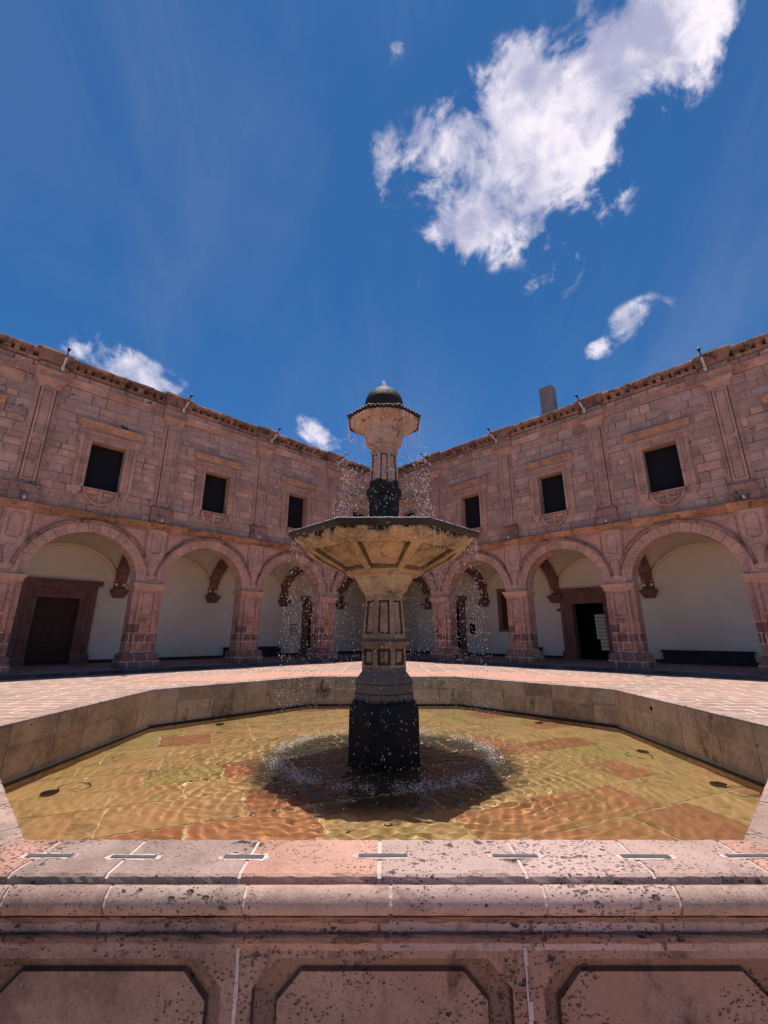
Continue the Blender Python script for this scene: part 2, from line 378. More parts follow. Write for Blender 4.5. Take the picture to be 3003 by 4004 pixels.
def make_window(name):
    """window centred at x=0; returns MB frame, medallion/drops, shutter"""
    f = MB(); w0, z0, z1 = .725, 8.16, 10.46
    # architrave: three stepped bands made of nested frames
    for a, b, y in ((0, .13, .10), (.13, .33, .04), (.33, .47, .14)):
        f.box((-w0 - b, -.02, z0), (-w0 - a, y, z1 + b)); f.box((w0 + a, -.02, z0), (w0 + b, y, z1 + b))
        f.box((-w0 - a, -.02, z1 + a), (w0 + a, y, z1 + b))
    # ears
    for s in (-1, 1):
        f.box((s * (w0 + .47), -.02, 10.35), (s * (w0 + .58), .12, 10.98))
    f.box((-w0 - .55, -.02, z1 + .472), (w0 + .55, .05, 11.08)); f.box((-w0 - .4, .05, z1 + .52), (w0 + .4, .085, 11.02), bv=.01)
    # reveals
    f.box((-w0 - .09, -.5, z0), (-w0, -.022, z1)); f.box((w0, -.5, z0), (w0 + .09, -.022, z1)); f.box((-w0, -.5, z1), (w0, -.022, z1 + .1))
    # sill
    f.box((-w0 - .02, -.5, z0 - .07), (w0 + .02, .12, z0), bv=.01)
    return f
def window_cap():
    f = MB()
    f.profile([(-.02, 11.08), (.08, 11.08), (.12, 11.14), (.14, 11.22), (.24, 11.28), (.27, 11.36), (.24, 11.40), (-.02, 11.44)], -1.42, 1.42, jit=.008, seg=14)
    return f
def window_medallion():
    f = MB(); r, zc, n = .72, 8.07, 18
    for k in range(n):
        a0, a1 = math.pi + math.pi * k / n, math.pi + math.pi * (k + 1) / n
        P = lambda rr, a, y: (rr * math.cos(a), y, zc + rr * math.sin(a))
        for (ra, rb, y) in ((r, r - .11, .15),):
            f.mesh([P(rb, a0, -.02), P(rb, a0, y), P(ra, a0, y), P(ra, a0, -.02), P(rb, a1, -.02), P(rb, a1, y), P(ra, a1, y), P(ra, a1, -.02)],
                   [(1, 2, 6, 5), (0, 1, 5, 4), (2, 3, 7, 6)])
    f.box((-.07, -.02, zc - .62), (.07, .09, zc)); f.box((-.55, -.02, zc - .36), (-.07, .08, zc - .26)); f.box((.07, -.02, zc - .36), (.55, .08, zc - .26))
    for s in (-1, 1):     # pointed drops under the jambs
        x = s * .99
        f.tiers([(x - .04, x + .04, -.02, .03, 7.72), (x - .13, x + .13, -.02, .07, 7.86), (x - .2, x + .2, -.02, .08, 8.02), (x - .16, x + .16, -.02, .09, 8.16)])
    return f

def build_pier():
    """pier centred x=0, front of body at y=0"""
    m = MB(); p = .42; f = .15
    # body (with side faces) z .8 - 3.66
    z0, z1 = .8, 3.66
    m.tiers([(-HP, HP, -.78, 0, z0), (-HP, HP, -.78, 0, z1)], caps=False)
    zs = [z0, 1.62, 2.42, z1]
    for i in range(3):
        a, b = zs[i], zs[i + 1]
        m.panel((p, f, a), (-p, f, a), (-p, f, b), (p, f, b), m=.14, mv=.07, d=.07, w=.07, raise_=.03)
        for s in (-1, 1):
            q = [(s * p, f, a), (s * p, 0, a), (s * p, 0, b), (s * p, f, b)]
            m.face(q if s < 0 else q[::-1])
        m.panel((-HP - .002, -.72, a), (-HP - .002, -.06, a), (-HP - .002, -.06, b), (-HP - .002, -.72, b), m=.14, mv=.08, d=-.02, w=.04)
        m.panel((HP + .002, -.06, a), (HP + .002, -.72, a), (HP + .002, -.72, b), (HP + .002, -.06, b), m=.14, mv=.08, d=-.02, w=.04)
    base = MB()
    t = [(.86, .13), (.86, .46), (.82, .50), (.80, .6), (.83, .66), (.78, .74), (.68, .8)]
    base.tiers([(-w + .03, w - .03, -.78 - (w - HP), .15 + (w - HP) * .75, z) for w, z in t], caps=True)
    cap = MB()
    t = [(.655, 3.66), (.655, 3.70), (.68, 3.72), (.67, 3.80), (.72, 3.87), (.76, 3.90), (.77, 3.98), (.72, 4.0)]
    cap.tiers([(-w, w, -.78 - (w - HP), .15 + (w - HP), z) for w, z in t])
    # pilaster above the capital with two octagonal panels
    up = MB(); p = .40; f = .13
    zs = [4.0, 5.3, 6.66]
    for a, b in ((4.0, 5.33), (5.33, 6.66)):
        up.panel((p, f, a), (-p, f, a), (-p, f, b), (p, f, b), m=.13, mv=.12, cut=.13, d=.07, w=.07, raise_=.03)
        for s in (-1, 1):
            q = [(s * p, f, a), (s * p, -.02, a), (s * p, -.02, b), (s * p, f, b)]
            up.face(q if s < 0 else q[::-1])
    # slim side fillets
    for s in (-1, 1): up.box((s * .401, -.02, 4.0), (s * .47, .07, 6.66))
    # deep impost block joining back to the arcade wall
    up.tiers([(-HP, HP, -.78, -.015, 4.0), (-HP, HP, -.78, -.015, 4.05)])
    return m, base, cap, up

def build_upper_pilaster():
    m = MB(); p = .40; f = .22
    m2 = MB()
    for s in (-1, 1): m.box((s * .30, -.02, 7.9), (s * p, .10, 12.35), bv=.008); m.box((s * (p + .001), -.02, 7.9), (s * (p + .07), .05, 12.35))
    a = .27
    for z0, z1 in ((7.9, 9.95), (9.95, 12.35)):
        m.panel((a, f, z0), (-a, f, z0), (-a, f, z1), (a, f, z1), m=.08, mv=.12, d=.07, w=.05, raise_=.02)
        for s in (-1, 1):
            q = [(s * a, f, z0), (s * a, -.02, z0), (s * a, -.02, z1), (s * a, f, z1)]
            m.face(q if s < 0 else q[::-1])
    b = MB(); b.tiers([(-w, w, -.02, y, z) for w, y, z in ((.5, .28, 7.02), (.5, .28, 7.35), (.47, .25, 7.42), (.47, .25, 7.62), (.52, .3, 7.66), (.52, .3, 7.74), (.44, .22, 7.82), (.42, .2, 7.9))])
    c = MB(); c.tiers([(-w, w, -.02, y, z) for w, y, z in ((.42, .19, 12.35), (.44, .21, 12.42), (.42, .19, 12.46), (.44, .22, 12.62), (.52, .30, 12.72), (.58, .34, 12.76), (.58, .34, 12.845))])
    return m, b, c

def build_arch(dark=False):
    """archivolt centred x=0, springing ZS: voussoirs + label moulding, soffit"""
    m = MB(); n = 17; rx, rz = HS, ZCR - ZS
    def P(k, e, y): a = math.pi * k / (n * 3); return ((rx + e) * math.cos(a), y, ZS + (rz + e) * math.sin(a))
    for i in range(n):
        c = rcol(.88, 1.12); g = .06
        for q in range(3):
            k0 = i * 3 + q + (g if q == 0 else 0); k1 = i * 3 + q + 1 - (g if q == 2 else 0)
            # stepped face: two fasciae
            for e0, e1, y in ((0, .2, .05), (.2, .42, .085)):
                m.mesh([P(k0, e0, y), P(k1, e0, y), P(k1, e1, y), P(k0, e1, y), P(k0, e0, -.03), P(k1, e0, -.03), P(k0, e1, -.03), P(k1, e1, -.03)],
                       [(0, 3, 2, 1), (0, 1, 5, 4), (3, 6, 7, 2)] + ([(0, 4, 6, 3)] if q == 0 else []) + ([(1, 2, 7, 5)] if q == 2 else []), c)
            # soffit block
            m.mesh([P(k0, 0, .05), P(k1, 0, .05), P(k1, 0, -.78), P(k0, 0, -.78)], [(0, 3, 2, 1)], c)
    l = MB(); N = 48
    def Q(k, e, y): a = math.pi * k / N; return ((rx + e) * math.cos(a), y, ZS + (rz + e) * math.sin(a))
    pr = [(.42, -.02), (.425, .12), (.46, .20), (.54, .22), (.565, .15), (.565, -.02)]
    for k in range(2, N - 2):
        for i in range(len(pr) - 1):
            (e0, y0), (e1, y1) = pr[i], pr[i + 1]
            l.face([Q(k, e0, y0), Q(k, e1, y1), Q(k + 1, e1, y1), Q(k + 1, e0, y0)])
    return m, l

def build_rib():
    """transverse stone rib along -y from corbel (y=-WD) to pier back (y=-.78), centred x=0"""
    m = MB(); n = 13; y0, y1 = -WD + .12, -.78; yc, ry = (y0 + y1) / 2, (y1 - y0) / 2; rz = 1.98; zc = 4.08
    def P(k, e, x): a = math.pi * k / (n * 2); return (x, yc - (ry + e) * math.cos(a) * 1., zc + (rz + e) * math.sin(a))
    for i in range(n):
        for xa, xb in ((-.3, -.004), (.004, .3)):
            c = rcol(.8, 1.2)
            for q in range(2):
                k0 = i * 2 + q + (.06 if q == 0 else 0); k1 = i * 2 + q + 1 - (.06 if q == 1 else 0)
                pts = [P(k0, 0, xa), P(k0, 0, xb), P(k1, 0, xb), P(k1, 0, xa), P(k0, .42, xa), P(k0, .42, xb), P(k1, .42, xb), P(k1, .42, xa)]
                m.mesh(pts, [(0, 1, 2, 3), (7, 6, 5, 4), (0, 4, 5, 1), (2, 6, 7, 3), (0, 3, 7, 4), (1, 5, 6, 2)], c)
    cb = MB(); yb = -WD
    cb.tiers([(-w, w, yb, yb + d, z) for w, d, z in ((.22, .2, 3.62), (.26, .28, 3.65), (.34, .42, 3.80), (.35, .44, 3.84), (.38, .5, 3.93), (.43, .56, 3.97), (.43, .56, 4.08))])
    return m, cb

def build_door(hw, ztop, jamb, capz, leaf):
    """door surround centred x=0 on the plane y=0, facing +y"""
    s = MB()
    for a, b, y in ((0, .22, .10), (.22, .45, .15), (.45, jamb, .20)):
        s.box((-hw - b, -.01, .62), (-hw - a, y, ztop + b), bv=.01); s.box((hw + a, -.01, .62), (hw + b, y, ztop + b), bv=.01)
        s.box((-hw - a - .001, -.01, ztop + a), (hw + a + .001, y, ztop + b), bv=.01)
    for sx in (-1, 1):
        x0, x1 = sorted((sx * (hw - .01), sx * (hw + jamb + .12)))
        s.tiers([(x0, x1, -.01, .3, .13), (x0, x1, -.01, .3, .5), (x0 + .03, x1 - .03, -.01, .27, .58), (x0 + .06, x1 - .06, -.01, .23, .66)])
        # reveals
        xx = sorted((sx * hw, sx * (hw + .3)))
        s.box((xx[0], -.5, .13), (xx[1], -.012, ztop))
    s.box((-hw, -.5, ztop), (hw, -.012, ztop + .3))
    o = hw + jamb
    s.profile([(-.01, ztop + jamb), (.2, ztop + jamb), (.22, ztop + jamb + .06), (.24, capz - .22), (.32, capz - .12), (.38, capz - .06), (.38, capz), (-.01, capz + .03)], -o - .18, o + .18, jit=.004, seg=6)
    l = MB()
    if leaf:
        l.box((-hw, -.42, .13), (hw, -.36, ztop))
        nx, nz = 4, 7
        for i in range(nx):
            for k in range(nz):
                x0 = -hw + .05 + i * (2 * hw - .1) / nx; z0 = .25 + k * (ztop - .35) / nz
                l.box((x0 + .04, -.361, z0 + .04), (x0 + (2 * hw - .1) / nx - .04, -.325, z0 + (ztop - .35) / nz - .04), bv=.012)
    return s, l

PIER = build_pier(); UPIL = build_upper_pilaster(); ARCH = build_arch(); RIB = build_rib()
WIN = (make_window('w'), window_cap(), window_medallion())
CACHE = {}
def place(key, mb, name, mat, parent, loc):
    if key in CACHE:
        o = CACHE[key].copy(); COL.objects.link(o); o.parent = parent; o.location = loc; return o
    o = mb.build(name, mat, parent, loc); CACHE[key] = o; return o

WINGS = {}
def wing(sg):
    side = 'left' if sg > 0 else 'right'
    w = empty('arcade_wing', (0, D, 0), math.radians(225 if sg > 0 else 135),
              label=f'{side} wing of the pink stone courtyard building, with round arches below square windows',
              cat='building')
    WINGS[sg] = w
    X = lambda s: sg * s
    holes = [(sn(n) + BAY / 2 - .74 + (.0), sn(n) + BAY / 2 + .74, 8.1, 10.5) for n in range(0, NB)]
    # --- upper wall: irregular coursed blocks
    m = MB(); z = 7.0
    while z < 12.83:
        hgt = random.choice((.30, .34, .38, .42, .46)); z1 = min(z + hgt, 12.86)
        if 12.86 - z1 < .2: z1 = 12.86
        s = -.02 + random.uniform(-.3, 0)
        while s < LEN:
            L = random.uniform(.38, .62) if random.random() < .4 else random.uniform(.6, 1.05)
            rs = [(max(s, 0), min(s + L, LEN), z, z1)]
            if rs[0][1] - rs[0][0] > .05:
                for h in holes: rs = clip(rs, h)
                c = rcol(.82, 1.12, .04)
                if random.random() < .12: c = (c[0] * 1.15, c[1] * 1.05, c[2] * .95)
                if random.random() < .22: c = (c[0] * .88, c[1] * .95, c[2] * .95)
                for r in rs: block(m, r[0], r[1], r[2], r[3], 0., c)
            s += L
        z = z1
    m.mirror(sg).build('upper_wall', M['wall'], w)
    b = MB(); rs = [(-.01, LEN, 6.5, 13.0)]
    for h in holes: rs = clip(rs, h)
    for r in rs: b.face([(r[1], -.03, r[2]), (r[0], -.03, r[2]), (r[0], -.03, r[3]), (r[1], -.03, r[3])])
    b.mirror(sg).build('wall_core', M['mortar'], w)
    # --- arcade front (spandrels)
    m = MB(); rx, rz = HS, ZCR - ZS
    for n in range(0, NB):
        c0 = sn(n) + BAY / 2; N = 40
        for k in range(N):
            a0, a1 = math.pi * k / N, math.pi * (k + 1) / N
            xa, xb = c0 + rx * math.cos(a0), c0 + rx * math.cos(a1); za, zb = ZS + rz * math.sin(a0), ZS + rz * math.sin(a1)
            m.face([(xa, 0, za), (xb, 0, zb), (xb, 0, 6.72), (xa, 0, 6.72)])
            m.face([(xb, -.78, zb), (xa, -.78, za), (xa, -.78, 6.72), (xb, -.78, 6.72)])
        for x0, x1 in ((sn(n) - (HP if n else 0), sn(n) + HP),):
            x0 = max(x0, 0)
            m.face([(x1, 0, ZS - .03), (x0, 0, ZS - .03), (x0, 0, 6.72), (x1, 0, 6.72)])
            m.face([(x0, -.78, ZS), (x1, -.78, ZS), (x1, -.78, 6.72), (x0, -.78, 6.72)])
        # raised triangular spandrel panels
        for d in (-1, 1):
            R = .66; lim = BAY / 2 - .53; top = 6.56; arc = []
            for k in range(0, 41):
                a = math.pi / 2 * k / 40; x = (rx + R) * math.cos(a); zz = ZS + (rz + R) * math.sin(a)
                if x <= lim and zz <= top: arc.append((x, zz))
            if len(arc) > 2:
                pts = [(lim, arc[0][1])] + arc + [(arc[-1][0], top), (lim, top)]
                F = [(c0 + d * x, .055, zz) for x, zz in pts]; Bk = [(p[0], -.01, p[2]) for p in F]
                k = len(F)
                if d > 0: F = F[::-1]; Bk = Bk[::-1]
                F = F[::-1]; Bk = Bk[::-1]
                m.mesh(F + Bk, [tuple(range(k))] + [((i + 1) % k, i, k + i, k + (i + 1) % k) for i in range(k)], (1.05, .95, .92))
    m.mirror(sg).build('spandrel_wall', M['arch'], w)
    # --- string course and cornice
    m = MB()
    pr = [(-.02, 6.66), (.1, 6.66), (.13, 6.73), (.2, 6.76), (.27, 6.84), (.33, 6.88), (.36, 6.96), (.3, 7.0), (-.02, 7.03)]
    s = 0.3
    while s < LEN:
        L = random.uniform(.7, 1.3); dz = random.uniform(-.012, .012)
        m.profile([(y + random.uniform(-.012, .012) if y > .1 else y, z + dz) for y, z in pr], s + .004, min(s + L, LEN) - .004, rcol(.75, 1.25, .1), jit=.012, seg=5); s += L
    m.profile(pr, -.02, .3, (1, 1, 1), jit=.0)
    m.mirror(sg).build('string_course', M['ledge'], w)
    m = MB()
    pr = [(-.02, 12.86), (.07, 12.86), (.07, 12.98), (.1, 12.99), (.1, 13.12), (.17, 13.16), (.18, 13.2), (-.02, 13.2)]
    s = 0.
    while s < LEN:
        L = random.uniform(.8, 1.5); m.profile(pr, s + .003, min(s + L, LEN) - .003, rcol(.8, 1.25, .08), jit=.006, seg=3); s += L
    for n in range(0, NB + 1):      # breaks forward over the pilasters
        m.profile([(y + .2 if y > 0 else y + .1, z + .003) for y, z in pr], max(sn(n) - .6, .02), sn(n) + .6, (.9, .9, .9), jit=.004, seg=2)
    m.mirror(sg).build('architrave', M['trim'], w)
    m = MB(); s = 0.
    while s < LEN:                  # frieze blocks
        L = random.uniform(.5, 1.0); block(m, s, min(s + L, LEN), 13.2, 13.56, .03, rcol(.7, 1.2, .06), dep=.06); s += L
    m.box((-.02, -.3, 13.1), (LEN, -.01, 13.6), (.6, .6, .6))
    for n in range(0, NB + 1):
        x0 = max(sn(n) - .52, .02); m.box((x0, -.02, 13.203), (sn(n) + .52, .22, 13.56), (.8, .8, .8), bv=.01)
        for q in range(4): m.box((x0 + .12 + q * .24, .2, 13.24), (x0 + .2 + q * .24, .26, 13.52), (.9, .9, .9))
    m.mirror(sg).build('frieze', M['wall'], w)
    m = MB()
    bed = [(-.02, 13.56), (.12, 13.56), (.16, 13.62), (.18, 13.68), (-.02, 13.68)]
    top = [(-.3, 13.86), (.42, 13.86), (.47, 13.90), (.5, 13.97), (.47, 14.03), (-.3, 14.06)]
    s = 0.
    while s < LEN:
        L = random.uniform(.6, 1.2); e = min(s + L, LEN); c = rcol(.7, 1.3, .08); dz = random.uniform(-.015, .015)
        m.profile(bed, s, e, c, jit=.008, seg=3); m.profile([(y, z + (dz if z > 13.9 else 0)) for y, z in top], s + .003, e - .003, c, jit=.012, seg=4); s += L
    s = .1
    while s < LEN:                  # weathered leafy brackets under the corona
        wv = random.uniform(.16, .27)
        m.tiers([(s, s + wv, -.02, .2 + random.uniform(-.02, .03), 13.683), (s - .01, s + wv + .01, -.02, .3 + random.uniform(-.04, .04), 13.74),
                 (s, s + wv, -.02, .26, 13.79), (s - .02, s + wv + .02, -.02, .39, 13.862)], rcol(.55, 1.3, .1)); s += wv + random.uniform(.1, .24)
    m.box((-.02, -.3, 13.6), (LEN, -.01, 13.855), (.5, .5, .5))
    for n in range(0, NB + 1):
        x0 = max(sn(n) - .62, .02); x1 = sn(n) + .62
        m.tiers([(x0, x1, -.02, .36, 13.565), (x0, x1, -.02, .40, 13.7), (x0 - .0, x1 + .05, -.02, .5, 13.8), (x0, x1 + .1, -.02, .62, 13.88), (x0, x1 + .12, -.02, .66, 13.98), (x0, x1 + .1, -.25, .6, 14.1)], (.8, .8, .8))
    m.mirror(sg).build('cornice', M['cornice'], w)
    # --- roof slab, outer walls, upper floor
    m = MB(); m.box((-WD - 4.2, -WD - 4.2, 13.7), (LEN, -.31, 13.95)) if sg > 0 else m.box((-.302, -WD - 4.2, 13.7), (LEN, -.31, 13.95))
    m.mirror(sg).build('roof', M['kerb'], w)
    m = MB(); m.box((-WD - .6, -WD - 4.2, 0), (LEN, -WD - 4.1, 13.69)); m.box((LEN - .1, -WD - 4.09, 0), (LEN, -.79, 13.69))
    m.mirror(sg).build('outer_wall', M['mortar'], w)
    m = MB(); m.box((.0, -WD - .5, 6.75), (LEN - .11, -.3, 6.95)) if sg < 0 else m.box((-WD - .5, -WD - .5, 6.75), (LEN - .11, -.3, 6.95))
    m.mirror(sg).build('upper_floor', M['mortar'], w)
    # --- windows
    for n in range(0, NB):
        loc = (X(sn(n) + BAY / 2), 0, 0)
        if n == 0: loc = (X(2.6), 0, 0)
        a = place('win', WIN[0], 'window', M['trim'], w, loc)
        place('wcap', WIN[1], 'window_cap', M['cap'], a, (0, 0, 0)); place('wmed', WIN[2], 'medallion', M['trim'], a, (0, 0, 0))
        sh = MB(); sh.box((-.73, -.47, 8.1), (.73, -.44, 10.5)); place('wsh', sh, 'shutter', M['void'], a, (0, 0, 0))
    # --- piers, pilasters, arches, ribs
    for n in range(0, NB + 1):
        loc = (X(sn(n)), 0, 0)
        if n == 0 and sg < 0: pass
        else:
            if n == 0:
                # pier standing in the corner, square on plan
                c = MB(); k = .53
                c.tiers([(-.78, k, -.78, k, .8), (-.78, k, -.78, k, 3.66)]); c.tiers([(-.78, .42, -.78, .42, 3.9), (-.78, .42, -.78, .42, 6.66)])
                o = c.build('pier', M['pier'], w, (0, 0, 0))
                b = MB(); b.tiers([(-.9, k + .15, -.9, k + .15, .13), (-.9, k + .15, -.9, k + .15, .62), (-.8, k + .03, -.8, k + .03, .8)]); b.build('base', M['pier'], o)
                b = MB(); b.tiers([(-.8, k, -.8, k, 3.662), (-.8, k + .02, -.8, k + .02, 3.8), (-.88, k + .12, -.88, k + .12, 3.9), (-.88, k + .12, -.88, k + .12, 4.0)]); b.build('capital', M['trim'], o)
            else:
                o = place('pier', PIER[0], 'pier', M['pier'], w, loc); place('pbase', PIER[1], 'base', M['pier'], o, (0, 0, 0)); place('pcap', PIER[2], 'capital', M['arch'], o, (0, 0, 0))
                place('pup', PIER[3], 'arcade_pilaster', M['arch'], w, loc)
        if n > 0:
            o = place('upil', UPIL[0], 'upper_pilaster', M['trim'], w, loc); place('upb', UPIL[1], 'base', M['cornice'], o, (0, 0, 0)); place('upc', UPIL[2], 'capital', M['trim'], o, (0, 0, 0))
        o = place('rib', RIB[0], 'vault_rib', M['rib'], w, (X(sn(n)), 0, 0)); place('corb', RIB[1], 'corbel', M['rib'], o, (0, 0, 0))
    for n in range(0, NB):
        o = place('arch', ARCH[0], 'arch', M['arch'], w, (X(sn(n) + BAY / 2), 0, 0)); place('label', ARCH[1], 'hood_moulding', M['cornice'], o, (0, 0, 0))
    # --- groin vaults (one mesh per bay) with a raised lunette edge
    y0, y1 = -WD + .0, -.78; yc, ry = (y0 + y1) / 2, (y1 - y0) / 2 + .02
    def vault(x0, x1, name='vault'):
        v = MB(); N = 28; xc, rxv = (x0 + x1) / 2, (x1 - x0) / 2 + .02; zb, rzv = 4.3, 2.12
        def Z(x, y):
            a = max(0, 1 - ((x - xc) / rxv) ** 2) ** .5; b_ = max(0, 1 - ((y - yc) / ry) ** 2) ** .5
            return zb + rzv * max(a, b_) + .0
        vs = [(x0 + (x1 - x0) * .5 * (1 - math.cos(math.pi * i / N)), y0 + (y1 - y0) * .5 * (1 - math.cos(math.pi * j / N))) for i in range(N + 1) for j in range(N + 1)]
        v.mesh([(x, y, Z(x, y)) for x, y in vs], [(i * (N + 1) + j, i * (N + 1) + j + 1, (i + 1) * (N + 1) + j + 1, (i + 1) * (N + 1) + j) for i in range(N) for j in range(N)], sm=True)
        # wall rib on the back wall
        n = 30; r0 = rxv - .12
        for k in range(n):
            a0, a1 = math.pi * k / n, math.pi * (k + 1) / n
            Q = lambda r, dz, a, y: (xc + r * math.cos(a), y, zb - .02 + (rzv + dz) * math.sin(a))
            for (e0, q0), (e1, q1) in (((.1, -WD), (-.02, -WD + .16)), ((-.02, -WD + .16), (-.16, -WD + .16)), ((-.16, -WD + .16), (-.16, -WD - .01))):
                v.face([Q(r0 + e0, e0, a0, q0), Q(r0 + e0, e0, a1, q0), Q(r0 + e1, e1, a1, q1), Q(r0 + e1, e1, a0, q1)])
        return v.mirror(sg).build(name, M['vault'], w)
    for n in range(0, NB): vault(sn(n), sn(n + 1))
    if sg > 0: vault(-WD, -.78)
    # --- back wall of the arcade, with its openings
    dl = DOORS[sg]
    rs = [(-WD, LEN, .0, 6.7)]
    for (c0, hw, zt) in dl: rs = clip(rs, (c0 - hw, c0 + hw, .12, zt))
    b = MB()
    for r in rs: b.face([(r[1], -WD, r[2]), (r[0], -WD, r[2]), (r[0], -WD, r[3]), (r[1], -WD, r[3])])
    b.mirror(sg).build('gallery_wall', M['plaster'], w)
    b = MB(); rs = [(-WD, LEN, .125, .31)]
    for (c0, hw, zt) in dl: rs = clip(rs, (c0 - hw - .7, c0 + hw + .7, 0, 3))
    for r in rs: b.box((r[0], -WD - .01, r[2]), (r[1], -WD + .02, r[3]))
    b.mirror(sg).build('skirting', M['skirt'], w)
    return w

DOORS = {1: [(18.87, .93, 3.48), (2.15, .85, 3.56)], -1: [(12.65, .95, 3.5), (2.1, .86, 3.6)]}
for sg in (1, -1):
    w = wing(sg)
    for i, (c0, hw, zt) in enumerate(DOORS[sg]):
        big = i == 0
        s, l = build_door(hw, zt, .7 if big else .55, zt + (.95 if big else .9), leaf=(sg > 0))
        o = s.build('door_surround', M['doorstone'], w, (sg * c0, -WD, 0))
        if l.v: l.build('door', M['wood'], o)
        else:
            r = MB()     # room behind the open doorway, its darkness painted as near-black walls
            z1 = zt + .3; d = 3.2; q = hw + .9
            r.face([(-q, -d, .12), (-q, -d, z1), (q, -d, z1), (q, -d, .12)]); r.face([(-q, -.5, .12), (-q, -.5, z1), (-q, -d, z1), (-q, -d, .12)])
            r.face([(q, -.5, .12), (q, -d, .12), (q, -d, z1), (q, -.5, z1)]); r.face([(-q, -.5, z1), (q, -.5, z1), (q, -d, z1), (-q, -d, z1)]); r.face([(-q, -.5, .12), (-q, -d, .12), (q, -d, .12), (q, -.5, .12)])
            r.build('painted_dark_room', M['void'], o)
        if sg < 0 and big:
            gr = MB()
            for k in range(4):
                for j in range(10):
                    if j < 3 and k < 1: continue
                    gr.box((-.5 + .19 * (k - .0), -3.15, .62 + j * .235), (-.5 + .19 * k + .16, -3.1, .62 + j * .235 + .2))
            gr.mirror(-1).build('lit_window', M['grille'], o, (.25, 0, 0))
# framed window high on the right gallery wall
m = MB(); c = 7.47
for a, b_, y in ((0, .12, .07), (.12, .28, .1)):
    m.box((-.8 - b_, -.01, 2.0), (-.8 - a, y, 4.55 + b_)); m.box((.8 + a, -.01, 2.0), (.8 + b_, y, 4.55 + b_)); m.box((-.8 - a, -.01, 4.55 + a), (.8 + a, y, 4.55 + b_))
m.box((-1.1, -.01, 1.82), (1.1, .14, 2.0), bv=.01)
o = m.build('gallery_window', M['doorstone'], WINGS[-1], (-c, -WD, 0))
m = MB(); m.box((-.8, -.0, 2.0), (.8, .03, 4.55)); m.box((-.02, .03, 2.0), (.02, .06, 4.55)); m.build('shutter', M['wood'], o)

# platform of the arcade
pf = empty  # noqa
m = MB()
def wpt(sg, s, y):   # wing coordinates to world xy
    a = WINGS[sg]; th = a.rotation_euler.z; x = sg * s
    return (x * math.cos(th) - y * math.sin(th), D + x * math.sin(th) + y * math.cos(th))
KE = 1.25
inner = [wpt(1, LEN, KE), wpt(1, KE, KE), wpt(-1, LEN, KE)]
outer = [wpt(-1, LEN, -WD - .5), (0, D + (WD + .5) * R2), wpt(1, LEN, -WD - .5)]
P = inner + outer
m.mesh([(x, y, .13) for x, y in P] + [(x, y, -.05) for x, y in P], [(0, 1, 4, 5), (1, 2, 3, 4)][:2])
m.build('arcade_floor', M['platform'], kind='structure', label='raised dark stone walkway floor under the arcades')
for sg in (1, -1):
    m = MB(); s = KE - .003
    while s < LEN:
        L = random.uniform(.7, 1.3); m.box((s + .004, KE - .34, -.02), (min(s + L, LEN) - .004, KE + random.uniform(-.01, .012), .137 + random.uniform(-.004, .006)), rcol(.6, 1.3), bv=.01); s += L
    m.mirror(sg).build('kerb', M['kerb'], None, (0, D, 0), WINGS[sg].rotation_euler.z, kind='structure')

# ------------------------------------------------------------------ things on and in the wings
def on_wing(name, sg, s, y, z, **tags):
    x, yy = wpt(sg, s, y)
    return empty(name, (x, yy, z), WINGS[sg].rotation_euler.z, **tags)
# parapet floodlights
fl = None
def flood(sg, n, label):
    global fl
    s = sn(n) - .28
    r = on_wing('floodlight', sg, s, .55, 14.0, label=label, cat='floodlight', group='floodlights sticking out over the parapet')
    if fl is None:
        a = MB(); a.tube([(0, -.2, -.5), (0, .35, -.30), (0, .7, -.06)], .024, 8); a.build('arm', M['black'], r)
        a = MB(); a.tube([(0, .66, -.09), (0, .74, -.035)], .05, 12); a.tube([(0, .73, -.04), (0, .78, -.005)], .065, 12, r2=.08); a.build('lamp_head', M['black'], r)
        a = MB(); a.tube([(0, -.2, -.58), (0, .05, -.50), (0, .45, -.32)], .045, 6); a.box((-.06, -.25, -.7), (.06, -.12, -.42)); a.build('bracket', M['white'], r)
        fl = r
    else:
        for ch in children(fl): c = ch.copy(); COL.objects.link(c); c.parent = r
ordn = {1: 'nearest the corner', 2: 'second from the corner', 3: 'third from the corner', 4: 'farthest from the corner'}
for sg in (1, -1):
    for n in range(1, 5): flood(sg, n, f'black floodlight on white bracket above the {"left" if sg > 0 else "right"} wing cornice, {ordn[n]}')
sp = None
for sg in (1, -1):
    for n in range(1, 5):
        r = on_wing('spotlight', sg, sn(n) - .05, .27, 7.0, label=f'tiny white spotlight on the ledge above the {"left" if sg > 0 else "right"} arcade, pier {["", "nearest the corner", "second from the corner", "third from the corner", "farthest from the corner"][n]}', cat='spotlight', group='white spotlights on the ledge')
        if sp is None:
            a = MB(); a.tube([(0, 0, .0), (0, 0, .08)], .02, 6); a.box((-.04, -.05, 0), (.04, .05, .02)); a.build('mount', M['black'], r)
            a = MB(); a.tube([(0, -.03, .07), (0, .05, .22)], .05, 10); a.build('lamp_head', M['white'], r); sp = r
        else:
            for ch in children(sp): c = ch.copy(); COL.objects.link(c); c.parent = r
